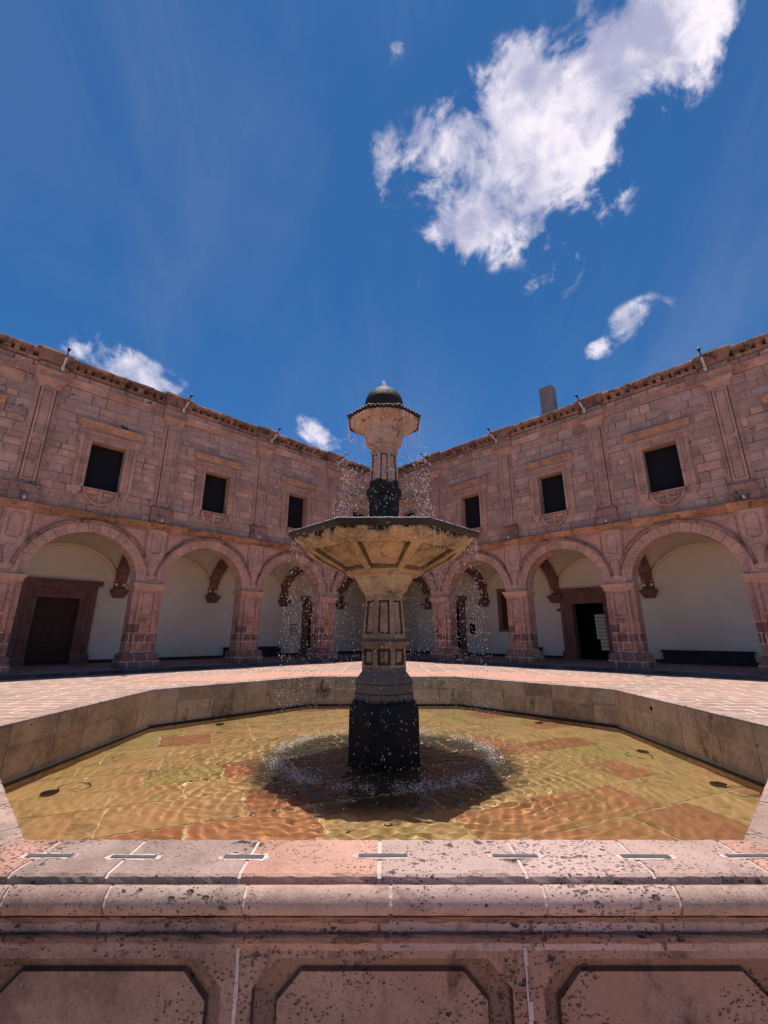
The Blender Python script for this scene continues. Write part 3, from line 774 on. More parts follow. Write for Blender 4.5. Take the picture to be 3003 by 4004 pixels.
# small lights on the capitals
cp = None
for sg in (1, -1):
    for n in range(1, 5):
        r = on_wing('capital_light', sg, sn(n) + .6, -.1, 4.0, label=f'small dark uplight on the capital of the {"left" if sg > 0 else "right"} arcade pier {["", "nearest the corner", "second from the corner", "third from the corner", "farthest from the corner"][n]}', cat='uplight', group='dark uplights on the pier capitals')
        if cp is None:
            a = MB(); a.tube([(0, 0, .05), (0, .06, .13)], .045, 8); a.box((-.05, -.04, 0), (.05, .04, .05)); a.build('lamp_head', M['black'], r); cp = r
        else:
            for ch in children(cp): c = ch.copy(); COL.objects.link(c); c.parent = r
# benches
def bench(sg, s0, s1, label):
    c = (s0 + s1) / 2; h = (s1 - s0) / 2
    r = on_wing('stone_bench', sg, c, -WD, .13, label=label, cat='bench')
    a = MB(); a.box((-h, .03, .58), (h, .56, .68), bv=.012); a.build('seat', M['benchstone'], r)
    a = MB(); a.box((-h + .08, .03, 0), (h - .08, .48, .58)); a.build('bench_base', M['benchstone'], r)
bench(1, 5.45, 9.65, 'dark stone bench against the left gallery wall, behind the second pier')
bench(-1, 16.35, 20.3, 'long dark stone bench against the right gallery wall, fully in view')
bench(-1, 8.0, 9.5, 'short dark stone bench end showing behind the pier of the right arcade')
# wall signs
r = on_wing('exit_sign', -1, 10.83, -WD + .01, 3.16, label='small green sign with white lettering beside the open doorway on the right', cat='sign')
a = MB(); a.box((-.15, 0, -.095), (.15, .02, .095)); a.build('sign_plate', M['green'], r)
text_mesh('SALIDA', .085, .001, 'lettering', M['white'], r, (0, .022, .01), (math.radians(90), 0, math.radians(180)))
r = on_wing('wall_plaque', -1, 4.09, -WD + .01, 2.05, label='black rectangular notice on the white wall right of the narrow right doorway', cat='plaque')
a = MB(); a.box((-.25, 0, -.38), (.25, .03, .38), bv=.008); a.build('plate', M['black'], r)
a = MB(); a.box((-.12, .031, -.28), (.1, .034, -.22)); a.box((-.08, .031, -.1), (.02, .034, .1)); a.build('print', M['benchstone'], r)
r = on_wing('wall_lettering', -1, 4.1, -WD + .01, 2.8, label='small dark lettering reading Sala 5 on the white wall above the black notice', cat='lettering')
text_mesh('Sala 5', .26, .004, 'letters', M['black'], r, (0, .004, 0), (math.radians(90), 0, math.radians(180)))
r = on_wing('notice_board', 1, 4.23, -WD + .01, 2.0, label='pale framed notice sheet on the white wall left of the narrow left doorway', cat='notice')
a = MB(); a.box((-.3, 0, -.37), (.3, .02, .37)); a.build('frame', M['benchstone'], r)
a = MB()
for i in range(3):
    for j in range(4): a.box((-.26 + i * .18, .021, -.33 + j * .17), (-.11 + i * .18, .024, -.20 + j * .17))
a.build('sheet', M['plaster'], r)
# block on the roof
r = on_wing('roof_block', -1, 13.6, -.75, 13.95, label='upright grey stone block standing on the right wing roof', cat='chimney')
a = MB(); a.tiers([(-.5, .5, -.45, .45, 0), (-.5, .5, -.45, .45, .55), (-.38, .38, -.33, .33, .62), (-.38, .38, -.33, .33, 2.35)]); a.build('stone_block', M['roofstone'], r)
# bird on the window cap
r = on_wing('bird', 1, 18.47, .16, 11.42, label='dark pigeon perched on the cap over the leftmost full window', cat='bird')
bm = bmesh.new(); bmesh.ops.create_icosphere(bm, subdivisions=3, radius=1)
for v in bm.verts:
    x, y, z = v.co; h = max(0, x) ** 2
    v.co = Vector((x * .13, y * .055 * (1 - .3 * h), .08 + z * .06 + .10 * max(0, x - .3) - .03 * max(0, -x)))
    if x < -.6: v.co.x -= .07 * (-x - .6) / .4; v.co.z += .01
a = MB(); a.bm(bm, sm=True); a.tube([(.02, .015, .035), (.02, .015, 0)], .006, 5); a.tube([(.02, -.015, .035), (.02, -.015, 0)], .006, 5)
bm = bmesh.new(); bmesh.ops.create_icosphere(bm, subdivisions=2, radius=.032); bmesh.ops.translate(bm, vec=(.11, 0, .19), verts=bm.verts); a.bm(bm, sm=True)
a.tube([(.08, 0, .12), (.105, 0, .18)], .028, 8, r2=.024); a.tube([(.135, 0, .188), (.16, 0, .182)], .008, 5, r2=.002)
a.build('body', M['bird'], r)

# ------------------------------------------------------------------ fountain basin
A0 = 3.135; RIM = .888
fb = empty('fountain_basin', (0, YC, 0), 0, label='large octagonal stone basin with carved panels filling the foreground', cat='fountain basin')
T8 = math.tan(math.pi / 8)
def osid(k):   # local frame of side k; k=0 faces -y (towards the camera)
    a = -math.pi / 2 + k * math.pi / 4; return Vector((math.cos(a), math.sin(a), 0)), Vector((-math.sin(a), math.cos(a), 0))
def oblock(m, k, prof, s0, s1, c, seg=6, jit=.0015, e0=False, e1=False, gap=.004, sm=False):
    n, t = osid(k); N = len(prof); v = []; f = []
    for q in range(seg + 1):
        for d, z in prof:
            lim = (A0 + d) * T8
            a = -lim if e0 else s0 + gap; b = lim if e1 else s1 - gap
            s = a + (b - a) * q / seg
            j = jit if 0 < q < seg else jit * .6
            p = n * (A0 + d + random.uniform(-j, j)) + t * s; v.append((p.x, p.y, z + random.uniform(-j, j)))
    for q in range(seg):
        for i in range(N):
            j = (i + 1) % N; f.append((q * N + i, (q + 1) * N + i, (q + 1) * N + j, q * N + j))
    m.mesh(v, f, c, sm); m.face(v[:N], c); m.face(v[seg * N:][::-1], c)
# outline in (d,z), d from the inner edge outwards
P_TOP = [(0, .70), (0, RIM - .006), (.006, RIM), (.118, RIM), (.228, RIM), (.236, RIM - .006), (.238, RIM - .02), (.238, .70)]
P_ROLL = [(.249, .795), (.249, RIM - .032), (.2505, RIM - .024), (.254, RIM - .018)] + [(.258 + .036 * math.sin(a), RIM - .052 + .036 * math.cos(a)) for a in [math.radians(10 + 13 * q_) for q_ in range(13)]] + [(.262, .797), (.258, .795)]
P_CAV = [(.15, .715), (.15, .7935), (.262, .7935), (.262, .790), (.251, .784), (.241, .774), (.236, .762), (.235, .750), (.240, .745), (.250, .744), (.254, .739), (.254, .730), (.244, .724), (.2375, .716)]
cuts = {0: [-1.16, -.858, -.448, -.015, .442, .836, 1.2]}
cm = MB(); rm = MB(); cv = MB(); mm = MB(); joints = []
for k in range(8):
    cs = cuts.get(k, [-1.2 + i * .4 + random.uniform(-.05, .05) for i in range(7)])
    ed = [-1.4] + cs + [1.4]
    for i in range(len(ed) - 1):
        c = rcol(.88, 1.1, .03)
        if k == 0 and i == 3: c = (1.1, .9, .8)
        if k == 0 and i in (0, 7): c = (1.12, .9, .82)
        if k == 0 and i in (1, 2): c = (.84, .86, .88)
        e0, e1 = i == 0, i == len(ed) - 2
        oblock(cm, k, P_TOP, ed[i], ed[i + 1], c, 14, .0016, e0, e1, .006)
        c = rcol(.85, 1.15, .04)
        sh = .035 if k == 0 else 0
        oblock(rm, k, P_ROLL, ed[i] + sh, ed[i + 1] + sh, c, 8, .0008, e0, e1, .005, True)
        oblock(cv, k, P_CAV, ed[i] + sh, ed[i + 1] + sh, (c[0] * .8, c[1] * .75, c[2] * .72), 8, .0015, e0, e1, .003)
        if not e1: joints.append((k, ed[i + 1]))
    # mortar core just below the surfaces
    q = .003
    oblock(mm, k, [(.004, .69), (.004, RIM - .007), (.012, RIM - q), (.222, RIM - q), (.233, RIM - .012), (.233, RIM - .05), (.253, RIM - .05), (.253, RIM - .024), (.256, RIM - .020), (.264, RIM - .0195), (.284, RIM - .037), (.290, RIM - .054), (.274, RIM - .08), (.25, .8), (.222, .8), (.217, .75), (.217, .69)], -1.4, 1.4, (1, 1, 1), 1, 0, True, True)
cm.build('coping', M['coping'], fb); rm.build('roll_moulding', M['coping'], fb); cv.build('cavetto_moulding', M['basin'], fb); mm.build('mortar_bed', M['basinmortar'], fb)
# outer face with octagonal sunk panels
m = MB(); AO = A0 + .236
for k in range(8):
    n, t = osid(k); L = AO * T8
    def Pt(s, z, d=0): p = n * (AO + d) + t * s; return (p.x, p.y, z)
    m.face([Pt(-L, .70), Pt(L, .70), Pt(L, .72), Pt(-L, .72)])
    ed = [-L, -.855 + -.0, -.43, .42, 1.27, L] if k == 0 else [-L, -1.27, -.42, .43, 1.28, L]
    ed = [-L, -1.28, -.43, .42, 1.27, L]
    for i in range(5):
        a, b = ed[i], ed[i + 1]
        c = rcol(.9, 1.12, .03)
        if k == 0 and i == 4: c = (.6, .58, .56)
        if b - a > .5: m.panel(Pt(a, .12), Pt(b, .12), Pt(b, .70), Pt(a, .70), m=.045, mv=.02, cut=.07, d=.07, w=.064, raise_=.014, c=c, c2=c, deep=True, c3=[(.3, .27, .26), tuple(q_ * .66 for q_ in c), (.3, .27, .26), (.6, .56, .54)])  # recess faces darkened: dirt plus recess shade painted into the colour
        else: m.face([Pt(a, .12), Pt(b, .12), Pt(b, .70), Pt(a, .70)], c)
    o = .05; L2 = (AO + o) * T8
    m.face([Pt(-L2, 0, o), Pt(L2, 0, o), Pt(L2, .09, o), Pt(-L2, .09, o)]); m.face([Pt(-L2, .09, o), Pt(L2, .09, o), Pt(L, .12), Pt(-L, .12)])
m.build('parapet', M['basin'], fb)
# thin vertical mortar joints between the big parapet stones
for s in (-1.28, -.43, .42, 1.27):
    m = MB(); n, t = osid(0)
    for i in range(14):
        z0 = .12 + i * .042; w0 = .0045 + random.uniform(-.002, .004); dx = random.uniform(-.003, .003)
        P4 = [n * (AO + .0035) + t * (s + q * w0 + dx) for q in (-1, 1)]
        m.face([(P4[0].x, P4[0].y, z0), (P4[1].x, P4[1].y, z0), (P4[1].x, P4[1].y, z0 + .043), (P4[0].x, P4[0].y, z0 + .043)])
    m.build('parapet_joint', M['basinmortar'], fb)
# lead clamps let into the coping, each in its own smear of mortar
first = None
for k, s_ in joints:
    if k not in (0, 1, 7): continue
    n, t = osid(k); p = n * (A0 + .125 + random.uniform(-.006, .006)) + t * (s_ + random.uniform(-.02, .05)); z = RIM + .0012
    a = math.atan2(t.y, t.x) + random.uniform(-.02, .02)
    if first is None:
        m = MB(); m.box((-.076, -.0105, -.002), (.076, .0105, .0018), bv=.001); cl = first = m.build('clamp', M['steel'], fb, (p.x, p.y, z), a)
    else:
        cl = first.copy(); COL.objects.link(cl); cl.location = (p.x, p.y, z); cl.rotation_euler = (0, 0, a); cl.scale = (random.uniform(.85, 1.08), random.uniform(.8, 1.1), 1)
    m = MB(); pts = []; ph = [random.uniform(0, 6.28) for _ in range(4)]; N = 48
    for q in range(N):
        u = 2 * math.pi * q / N; wob = 1 + .12 * math.sin(3 * u + ph[0]) + .14 * math.sin(7 * u + ph[1]) + .1 * math.sin(13 * u + ph[2]) + random.uniform(-.06, .06)
        pts.append(((.086 + .008 * wob) * math.copysign(abs(math.cos(u)) ** .4, math.cos(u)) * (1 + .05 * (wob - 1)), .019 * wob * math.copysign(abs(math.sin(u)) ** .5, math.sin(u)), -.0006))
    m.face(pts); m.build('clamp_mortar', M['basinmortar'], cl)
# inner lining: large slabs per side
m = MB()
for k in range(8):
    n, t = osid(k); ed = sorted([-1.35, 1.35] + [-.95 + i * .47 + random.uniform(-.08, .08) for i in range(5)])
    for zi, (z0, z1, dd) in enumerate(((.1, .66, .0), (.66, .70, .004), (.70, .874, .012))):
        for i in range(len(ed) - 1):
            A = A0 + (.0 if zi == 0 else -.002 * zi)
            L = A * T8; a, b = ed[i], ed[i + 1]
            a = -L if i == 0 else a + .003; b = L if i == len(ed) - 2 else b - .003
            c = rcol(.8, 1.2, .06); c = (c[0], c[1], c[2]) if k in (3, 4, 5) else c
            P0 = [n * (A) + t * q for q in (a, b)]
            m.face([(P0[1].x, P0[1].y, z0), (P0[0].x, P0[0].y, z0), (P0[0].x, P0[0].y, z1), (P0[1].x, P0[1].y, z1)], c)
m.build('inner_lining', M['lining'], fb)
m = MB(); m.octring([(A0 + .003, .1), (A0 + .003, .87)]); m2 = m.mirror(-1); m2.build('lining_core', M['skirt'], fb)
m = MB()   # narrow dark ledge at the waterline
m.octring([(A0 - .004, WZ + .025), (A0 - .035, WZ + .022), (A0 - .04, WZ - .03)][::-1], c=(1, 1, 1)); m.build('waterline_ledge', M['wetblack'], fb)
# drain hole
n, t = osid(2.0); n2, t2 = osid(2)
m = MB(); p = n2 * (A0 - .006) + t2 * .48
pts = [(p + t2 * .026 * math.cos(a) + Vector((0, 0, .77 + .026 * math.sin(a)))) for a in [2 * math.pi * i / 14 for i in range(14)]]
m.face([tuple(q) for q in pts]); m.build('overflow_hole', M['void'], fb)
# pool floor
FZ = .17
m = MB(); mt = MB(); mt.octring([(A0 + .01, FZ - .006)], close_top=True); mt.build('pool_joints', M['poolmortar'], fb)
OCH = [(.50, .325, .13), (.48, .31, .125), (.53, .35, .145), (.46, .31, .12), (.40, .32, .105), (.49, .30, .125), (.47, .325, .13)]
RUST = [(.42, .17, .075), (.46, .21, .09), (.37, .16, .075)]
def inside(x, y, mgn=.0):
    return all(x * math.cos(a) + y * math.sin(a) < A0 - mgn for a in [i * math.pi / 4 for i in range(8)])
ang = math.radians(22); ca, sa = math.cos(ang), math.sin(ang)
y = -3.6
while y < 3.6:
    hgt = random.uniform(.38, .62); x = -3.7 + random.uniform(0, .4)
    while x < 3.6:
        L = random.uniform(.45, 1.0)
        q = [(x + .008, y + .008), (x + L - .008, y + .008 + random.uniform(-.01, .01)), (x + L - .008 + random.uniform(-.01, .01), y + hgt - .008), (x + .008, y + hgt - .008)]
        W = [(a * ca - b * sa, a * sa + b * ca) for a, b in q]
        # clip polygon to the octagon
        for i in range(8):
            an = i * math.pi / 4; out = []
            for j in range(len(W)):
                p0, p1 = W[j - 1], W[j]; d0 = p0[0] * math.cos(an) + p0[1] * math.sin(an) - A0; d1 = p1[0] * math.cos(an) + p1[1] * math.sin(an) - A0
                if (d0 < 0) != (d1 < 0): u = d0 / (d0 - d1); out.append((p0[0] + (p1[0] - p0[0]) * u, p0[1] + (p1[1] - p0[1]) * u))
                if d1 < 0: out.append(p1)
            W = out
            if len(W) < 3: break
        if len(W) >= 3:
            cx = sum(a for a, b in W) / len(W); cy = sum(b for a, b in W) / len(W)
            pr_ = .1 + (.42 if cx > 1.3 and cy < .1 else 0) + (.2 if cx > .9 and -.2 < cy < 1.8 else 0)
            c = random.choice(RUST) if random.random() < pr_ else random.choice(OCH)
            if -2.9 < cy < -1.35 and (.25 < cx < .95 or -.95 < cx < -.35): c = RUST[1]
            if cx < -.6: c = tuple(p * q for p, q in zip(c, (1.05, .98, 1.)))
            m.face([(a, b, FZ + random.uniform(0, .004)) for a, b in W], c)
        x += L
    y += hgt
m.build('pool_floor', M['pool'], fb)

# water surface: real small waves
def water():
    n = 400; X = np.linspace(-3.2, 3.2, n); xx, yy = np.meshgrid(X, X, indexing='ij'); rr = np.hypot(xx, yy)
    rng = np.random.default_rng(3); z = np.zeros_like(xx)
    for i in range(110):       # circular wavelets from drops hitting the ring
        a = rng.uniform(0, 2 * np.pi); r0 = rng.normal(1.1, .12); cx, cy = r0 * np.cos(a), r0 * np.sin(a)
        d = np.hypot(xx - cx, yy - cy); lam = rng.uniform(.045, .13)
        z += np.sin(2 * np.pi * d / lam + rng.uniform(0, 6.28)) * np.exp(-d / rng.uniform(.5, 1.3)) * rng.uniform(.5, 1.) * lam / .15
    z *= .0018
    for i in range(16):
        a = rng.uniform(0, 2 * np.pi); lam = rng.uniform(.25, .6)
        z += .00035 * np.sin(2 * np.pi * (xx * np.cos(a) + yy * np.sin(a)) / lam + rng.uniform(0, 6.28) + .8 * np.sin(3 * xx + i))
    z += rng.normal(0, .0016, z.shape) * np.exp(-((rr - 1.1) / .14) ** 2) + rng.normal(0, .0006, z.shape) * (rr < 1.1)
    keep = np.ones_like(xx, bool)
    for i in range(8): keep &= (xx * math.cos(i * math.pi / 4) + yy * math.sin(i * math.pi / 4)) < A0 + .03
    idx = np.arange(n * n).reshape(n, n)
    q = keep[:-1, :-1] & keep[1:, :-1] & keep[:-1, 1:] & keep[1:, 1:]
    F = np.stack([idx[:-1, :-1][q], idx[1:, :-1][q], idx[1:, 1:][q], idx[:-1, 1:][q]], 1)
    me = bpy.data.meshes.new('water'); me.from_pydata(np.stack([xx.ravel(), yy.ravel(), z.ravel()], 1).tolist(), [], F.tolist())
    bm = bmesh.new(); bm.from_mesh(me); bmesh.ops.delete(bm, geom=[v for v in bm.verts if not v.link_faces], context='VERTS'); bm.to_mesh(me); bm.free()
    me.polygons.foreach_set('use_smooth', [True] * len(me.polygons))
    t = NT('pool_water')
    MODE = 'mnee'
    if MODE == 'mnee':
        b = t.new('ShaderNodeBsdfGlass'); b.inputs['Color'].default_value = (1., .985, .96, 1); b.inputs['Roughness'].default_value = 0; b.inputs['IOR'].default_value = 1.33
        t.l.new(b.outputs[0], t.out.inputs[0])
    me.materials.append(t.m)
    o = bpy.data.objects.new('water', me); COL.objects.link(o); o.location = (0, YC, WZ)
    tag(o, kind='structure', label='clear shallow rippled water filling the octagonal basin')
    return o
WATER = water()
WATER.cycles.is_caustics_caster = True
for o in bpy.data.objects:
    if o.name.startswith(('pool_floor', 'pool_joints')): o.cycles.is_caustics_receiver = True

# underwater lamps
ul = None
for x, y, rz, lab in ((-2.75, -.95, 1., 'round underwater lamp with looped cable at the left edge of the pool'),
                      (-2.35, 1.75, 2.6, 'small dark underwater lamp at the back left corner of the pool'),
                      (2.25, 1.85, .3, 'small underwater lamp at the back right corner of the pool'),
                      (2.85, .3, 4., 'underwater lamp beside the right wall of the pool, below the overflow hole'),
                      (2.9, -.75, 5.2, 'round underwater lamp at the right edge of the pool near the front')):
    r = empty('underwater_lamp', (x, YC + y, FZ + .004), rz, label=lab, cat='underwater lamp', group='underwater lamps round the pool')
    if ul is None:
        a = MB(); a.tube([(0, 0, 0), (0, 0, .035), (0, 0, .045)], .06, 16); a.build('lamp_body', M['steel'], r)
        a = MB(); a.octring([(.04, .0455), (.054, .051), (.061, .045)], n=16); a.octring([(.04, .047)], close_top=True, n=16); a.build('lens', M['steel'], r)
        a = MB(); a.tube([(.07 + .11 * (1 - math.cos(q / 12 * 5.2)), .13 * math.sin(q / 12 * 5.2), .012 + .02 * math.sin(q)) for q in range(13)], .005, 6); a.build('cable', M['steel'], r); ul = r
    else:
        for ch in children(ul): c = ch.copy(); COL.objects.link(c); c.parent = r

# ------------------------------------------------------------------ central fountain
ft = empty('tiered_fountain', (0, YC, 0), 0, label='tall two-tiered octagonal carved stone fountain with a ball on top, standing in the pool', cat='fountain')
def opanel(m, r0, z0, r1, z1, mu, mv, d, w, cut=0., raise_=0., n=8, c=(1, 1, 1)):
    G = [(.5, .45, .4), (.38, .34, .3), (.95, .9, .84)]  # bevels and grooves darkened: algae plus painted-in recess shade
    for k in range(n):
        a = -math.pi / 2 + 2 * math.pi * k / n; N = Vector((math.cos(a), math.sin(a), 0)); Tn = Vector((-math.sin(a), math.cos(a), 0)); T = math.tan(math.pi / n)
        P = lambda r, s, z: tuple(N * r + Tn * s * r * T + Vector((0, 0, z)))
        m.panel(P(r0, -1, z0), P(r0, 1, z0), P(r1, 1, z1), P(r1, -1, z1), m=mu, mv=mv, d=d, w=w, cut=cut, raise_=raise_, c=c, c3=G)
m = MB(); m.octring([(.37, .12), (.362, .30), (.36, .80), (.357, .86), (.345, .905), (.325, .925), (.31, .928)]); m.build('base_block', M['wetblack'], ft)
m = MB(); m.octring([(.309, .925), (.311, 1.008), (.285, 1.010), (.285, 1.017), (.299, 1.018), (.30, 1.102), (.28, 1.104), (.28, 1.111), (.301, 1.112), (.302, 1.135), (.29, 1.155), (.276, 1.165), (.272, 1.18), (.262, 1.19), (.255, 1.2), (.246, 1.21), (.237, 1.225), (.236, 1.27)]); m.build('plinth', M['plinth'], ft)
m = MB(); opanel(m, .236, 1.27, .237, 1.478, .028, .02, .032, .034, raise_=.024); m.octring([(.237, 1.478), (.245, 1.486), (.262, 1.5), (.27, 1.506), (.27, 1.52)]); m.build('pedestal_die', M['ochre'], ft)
m = MB(); m.octring([(.27, 1.52), (.271, 1.534), (.255, 1.54), (.236, 1.548), (.236, 1.56)]); m.build('die_cornice', M['plinth'], ft)
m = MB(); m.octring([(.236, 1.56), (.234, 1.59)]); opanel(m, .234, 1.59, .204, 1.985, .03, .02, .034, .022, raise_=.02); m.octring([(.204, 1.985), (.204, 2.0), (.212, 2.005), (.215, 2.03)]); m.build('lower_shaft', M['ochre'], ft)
m = MB(); m.octring([(.215, 2.03), (.222, 2.04), (.226, 2.055), (.262, 2.085), (.268, 2.1), (.268, 2.13), (.278, 2.14), (.315, 2.19), (.322, 2.215), (.328, 2.235), (.40, 2.255), (.41, 2.266)])
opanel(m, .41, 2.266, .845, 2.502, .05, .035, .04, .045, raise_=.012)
m.octring([(.845, 2.502), (.86, 2.512), (.875, 2.515), (.93, 2.55), (.965, 2.585), (.985, 2.612), (1.0, 2.615)]); bowl = m.build('lower_bowl', M['bowl'], ft)
m = MB(); m.octring([(1.0, 2.610), (1.006, 2.616), (1.03, 2.628), (1.038, 2.645), (1.037, 2.672), (1.028, 2.682), (.985, 2.684), (.96, 2.67), (.95, 2.6), (.8, 2.5), (.2, 2.4)]); m.build('rim', M['wetrim'], bowl)
m = MB(); m.octring([(.955, 2.66)], close_top=True); m.build('bowl_water', NT('still_water').bsdf((.03, .035, .03), .06), bowl)
m = MB(); m.octring([(.235, 2.6), (.235, 2.70), (.2, 2.73), (.178, 2.76), (.178, 3.19), (.19, 3.2), (.212, 3.215), (.213, 3.27), (.2, 3.29), (.18, 3.31), (.18, 3.345)]); m.build('upper_pedestal', M['wetblack'], ft)
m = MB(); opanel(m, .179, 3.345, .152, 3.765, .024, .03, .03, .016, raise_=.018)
m.octring([(.152, 3.765), (.165, 3.775), (.168, 3.80), (.16, 3.812), (.168, 3.825), (.169, 3.86), (.158, 3.872)]); m.build('upper_shaft', M['upper'], ft)
m = MB(); m.octring([(.158, 3.872), (.19, 3.89), (.215, 3.91), (.222, 3.935), (.218, 3.95), (.235, 3.99), (.243, 4.03), (.236, 4.055), (.225, 4.065)])
# scalloped upper bowl: lobed octagon
n = 96; rings = []
for (r, z, lob) in ((.225, 4.062, 0), (.242, 4.10, .0), (.275, 4.128, .03), (.335, 4.150, .05), (.40, 4.172, .045), (.435, 4.20, .015)):
    ring = []
    for i in range(n):
        a = 2 * math.pi * i / n; b = (a + math.pi / 8) % (math.pi / 4) - math.pi / 8
        rr = r / math.cos(b); lb = abs(math.sin(a * 4 + math.pi / 2)) ** .5
        ring.append((rr * math.cos(a) * (1 - lob * .4 * (1 - lb)), rr * math.sin(a) * (1 - lob * .4 * (1 - lb)), z + lob * (1 - lb) * .9))
    rings += ring
m.mesh(rings, [(q * n + i, q * n + (i + 1) % n, (q + 1) * n + (i + 1) % n, (q + 1) * n + i) for q in range(5) for i in range(n)])
ub = m.build('upper_bowl', M['upper'], ft)
m = MB(); n = 192; rings = []
for (dr, z, sc) in ((-.02, 4.196, .0), (.004, 4.198, 1.), (.014, 4.212, 1.), (.012, 4.23, 1.), (-.004, 4.24, 1), (-.05, 4.235, .3), (-.12, 4.2, 0), (-.3, 4.19, 0)):
    for i in range(n):
        a = 2 * math.pi * i / n; b = (a + math.pi / 8) % (math.pi / 4) - math.pi / 8; rr = (.435 + dr) / math.cos(b)
        ph = math.sin(b / (math.pi / 8) * math.pi * 3.5)
        k = sc * .013 * (abs(ph) * 2 - 1); rings.append(((rr + k) * math.cos(a), (rr + k) * math.sin(a), z + k * .9))
m.mesh(rings, [(q * n + i, q * n + (i + 1) % n, (q + 1) * n + (i + 1) % n, (q + 1) * n + i) for q in range(7) for i in range(n)], sm=True)
m.build('scalloped_rim', M['wetblack'], ub)
m = MB(); bm = bmesh.new(); bmesh.ops.create_uvsphere(bm, u_segments=40, v_segments=24, radius=.25); bmesh.ops.translate(bm, vec=(0, 0, 4.465), verts=bm.verts); m.bm(bm, sm=True); m.build('ball', M['wetblack'], ft)

# ------------------------------------------------------------------ falling water (uncountable drops)
ICO = bmesh.new(); bmesh.ops.create_icosphere(ICO, subdivisions=1, radius=1)
IV = [v.co.copy() for v in ICO.verts]; ICO.verts.index_update(); IF = [[v.index for v in f.verts] for f in ICO.faces]; ICO.free()
def drops(name, pts, label, kind='stuff'):
    m = MB()
    for (x, y, z, r, e) in pts:
        m.mesh([(x + v.x * r, y + v.y * r, z + v.z * r * e) for v in IV], IF, sm=True)
    return m.build(name, M['drop'], None, (0, YC, 0), kind=kind, label=label)
rg = random.Random(5)
P = []
for i in range(2100):      # from the upper bowl into the lower one
    a = rg.uniform(0, 6.283); t = rg.random() ** .7; z = 4.18 - t * 1.5; r = .45 + .12 * t + rg.gauss(0, .03 + .05 * t)
    if rg.random() < .15: r = rg.uniform(.25, .62)
    if z > 3.75 and rg.random() < .6: continue
    P.append((r * math.cos(a), r * math.sin(a), z, rg.uniform(.0018, .0052), rg.uniform(1.2, 2.6)))
for i in range(4200):      # from the lower bowl into the pool
    a = rg.uniform(0, 6.283); t = rg.random(); z = 2.62 - t * 2.2; r = 1.06 + .03 * t + rg.gauss(0, .02 + .045 * t)
    P.append((r * math.cos(a), r * math.sin(a), z, rg.uniform(.0010, .0036), rg.uniform(1.4, 3.2)))
for i in range(170):        # thin strings under the rims
    a = rg.uniform(0, 6.283); z0 = rg.choice((2.6, 4.17)); r = (1.02 if z0 < 3 else .45) / math.cos(((a + math.pi / 8) % (math.pi / 4)) - math.pi / 8)
    for q in range(rg.randint(2, 11)): P.append((r * math.cos(a), r * math.sin(a), z0 - q * .02, .0017, 6))
drops('falling_water', P, 'sparkling drops of water falling from the fountain bowls')
P = []
for i in range(14000):      # splash crown and foam on the pool
    a = rg.uniform(0, 6.283)
    if rg.random() > .55 + .3 * math.sin(5 * a + 1) + .25 * math.sin(13 * a) + .2 * math.sin(29 * a): continue
    r = 1.1 + rg.gauss(0, .055); z = WZ + abs(rg.gauss(0, .03)); P.append((r * math.cos(a), r * math.sin(a), z, .0010 + .0034 * rg.random() ** 2.5, 1))
for i in range(700):
    a = rg.uniform(0, 6.283); r = 1.1 + rg.gauss(0, .3); z = WZ + abs(rg.gauss(0, .015)); P.append((r * math.cos(a), r * math.sin(a), z, rg.uniform(.001, .003), 1))
drops('splash_foam', P, 'ring of white splashes where the falling water meets the pool')
P = []
for i in range(3000):      # white specks added as glints on the wet rims and ball
    a = rg.uniform(0, 6.283); c8 = math.cos(((a + math.pi / 8) % (math.pi / 4)) - math.pi / 8); u = rg.random()
    if u < .62: r = rg.uniform(.99, 1.036) / c8; P.append((r * math.cos(a), r * math.sin(a), 2.684, rg.uniform(.002, .007), .6))
    elif u < .76: r = rg.uniform(.43, .447) / c8; P.append((r * math.cos(a), r * math.sin(a), 4.242, rg.uniform(.003, .008), .7))
    else:
        ph = abs(rg.gauss(0, .42)); P.append((.25 * math.sin(ph) * math.cos(a), .25 * math.sin(ph) * math.sin(a), 4.465 + .25 * math.cos(ph), rg.uniform(.002, .0055), .8))
drops('glint_specks', P, 'white specks standing in for glints on the wet bowl rims and the top of the ball')
# jet on top
m = MB(); jr = random.Random(2)
m.tube([(jr.uniform(-.004, .004), jr.uniform(-.004, .004), 4.69 + q * .016) for q in range(9)], .03, 10, r2=.012)
for i in range(60):
    z = jr.uniform(4.69, 4.83); r = .035 * (1 - (z - 4.69) / .2); a = jr.uniform(0, 6.28); k = jr.uniform(.005, .011)
    m.mesh([(r * math.cos(a) + v.x * k, r * math.sin(a) + v.y * k, z + v.z * k * 1.3) for v in IV], IF, sm=True)
m.build('water_jet', M['drop'], None, (0, YC, 0), label='short white bubbling water jet on top of the ball', cat='water jet')

# ------------------------------------------------------------------ sky, sun, camera
wd = bpy.data.worlds.new('World'); SC.world = wd; wd.use_nodes = True
class W(NT):
    def __init__(s): s.t = wd.node_tree; s.t.nodes.clear(); s.n = s.t.nodes; s.l = s.t.links
SUN_EL, SUN_AZ = 81., 2.       # azimuth: degrees from +Y towards -X
t = W()
sky = t.new('ShaderNodeTexSky', sky_type='NISHITA'); sky.sun_disc = False; sky.sun_elevation = math.radians(SUN_EL); sky.sun_rotation = math.radians(-SUN_AZ)
sky.altitude = 1900; sky.air_density = 1.; sky.dust_density = .3; sky.ozone_density = 2.
d = t.new('ShaderNodeTexCoord').outputs['Generated']
SKYC = t.mix(1., sky.outputs[0], (.33, .80, 1.15), 'MULTIPLY')
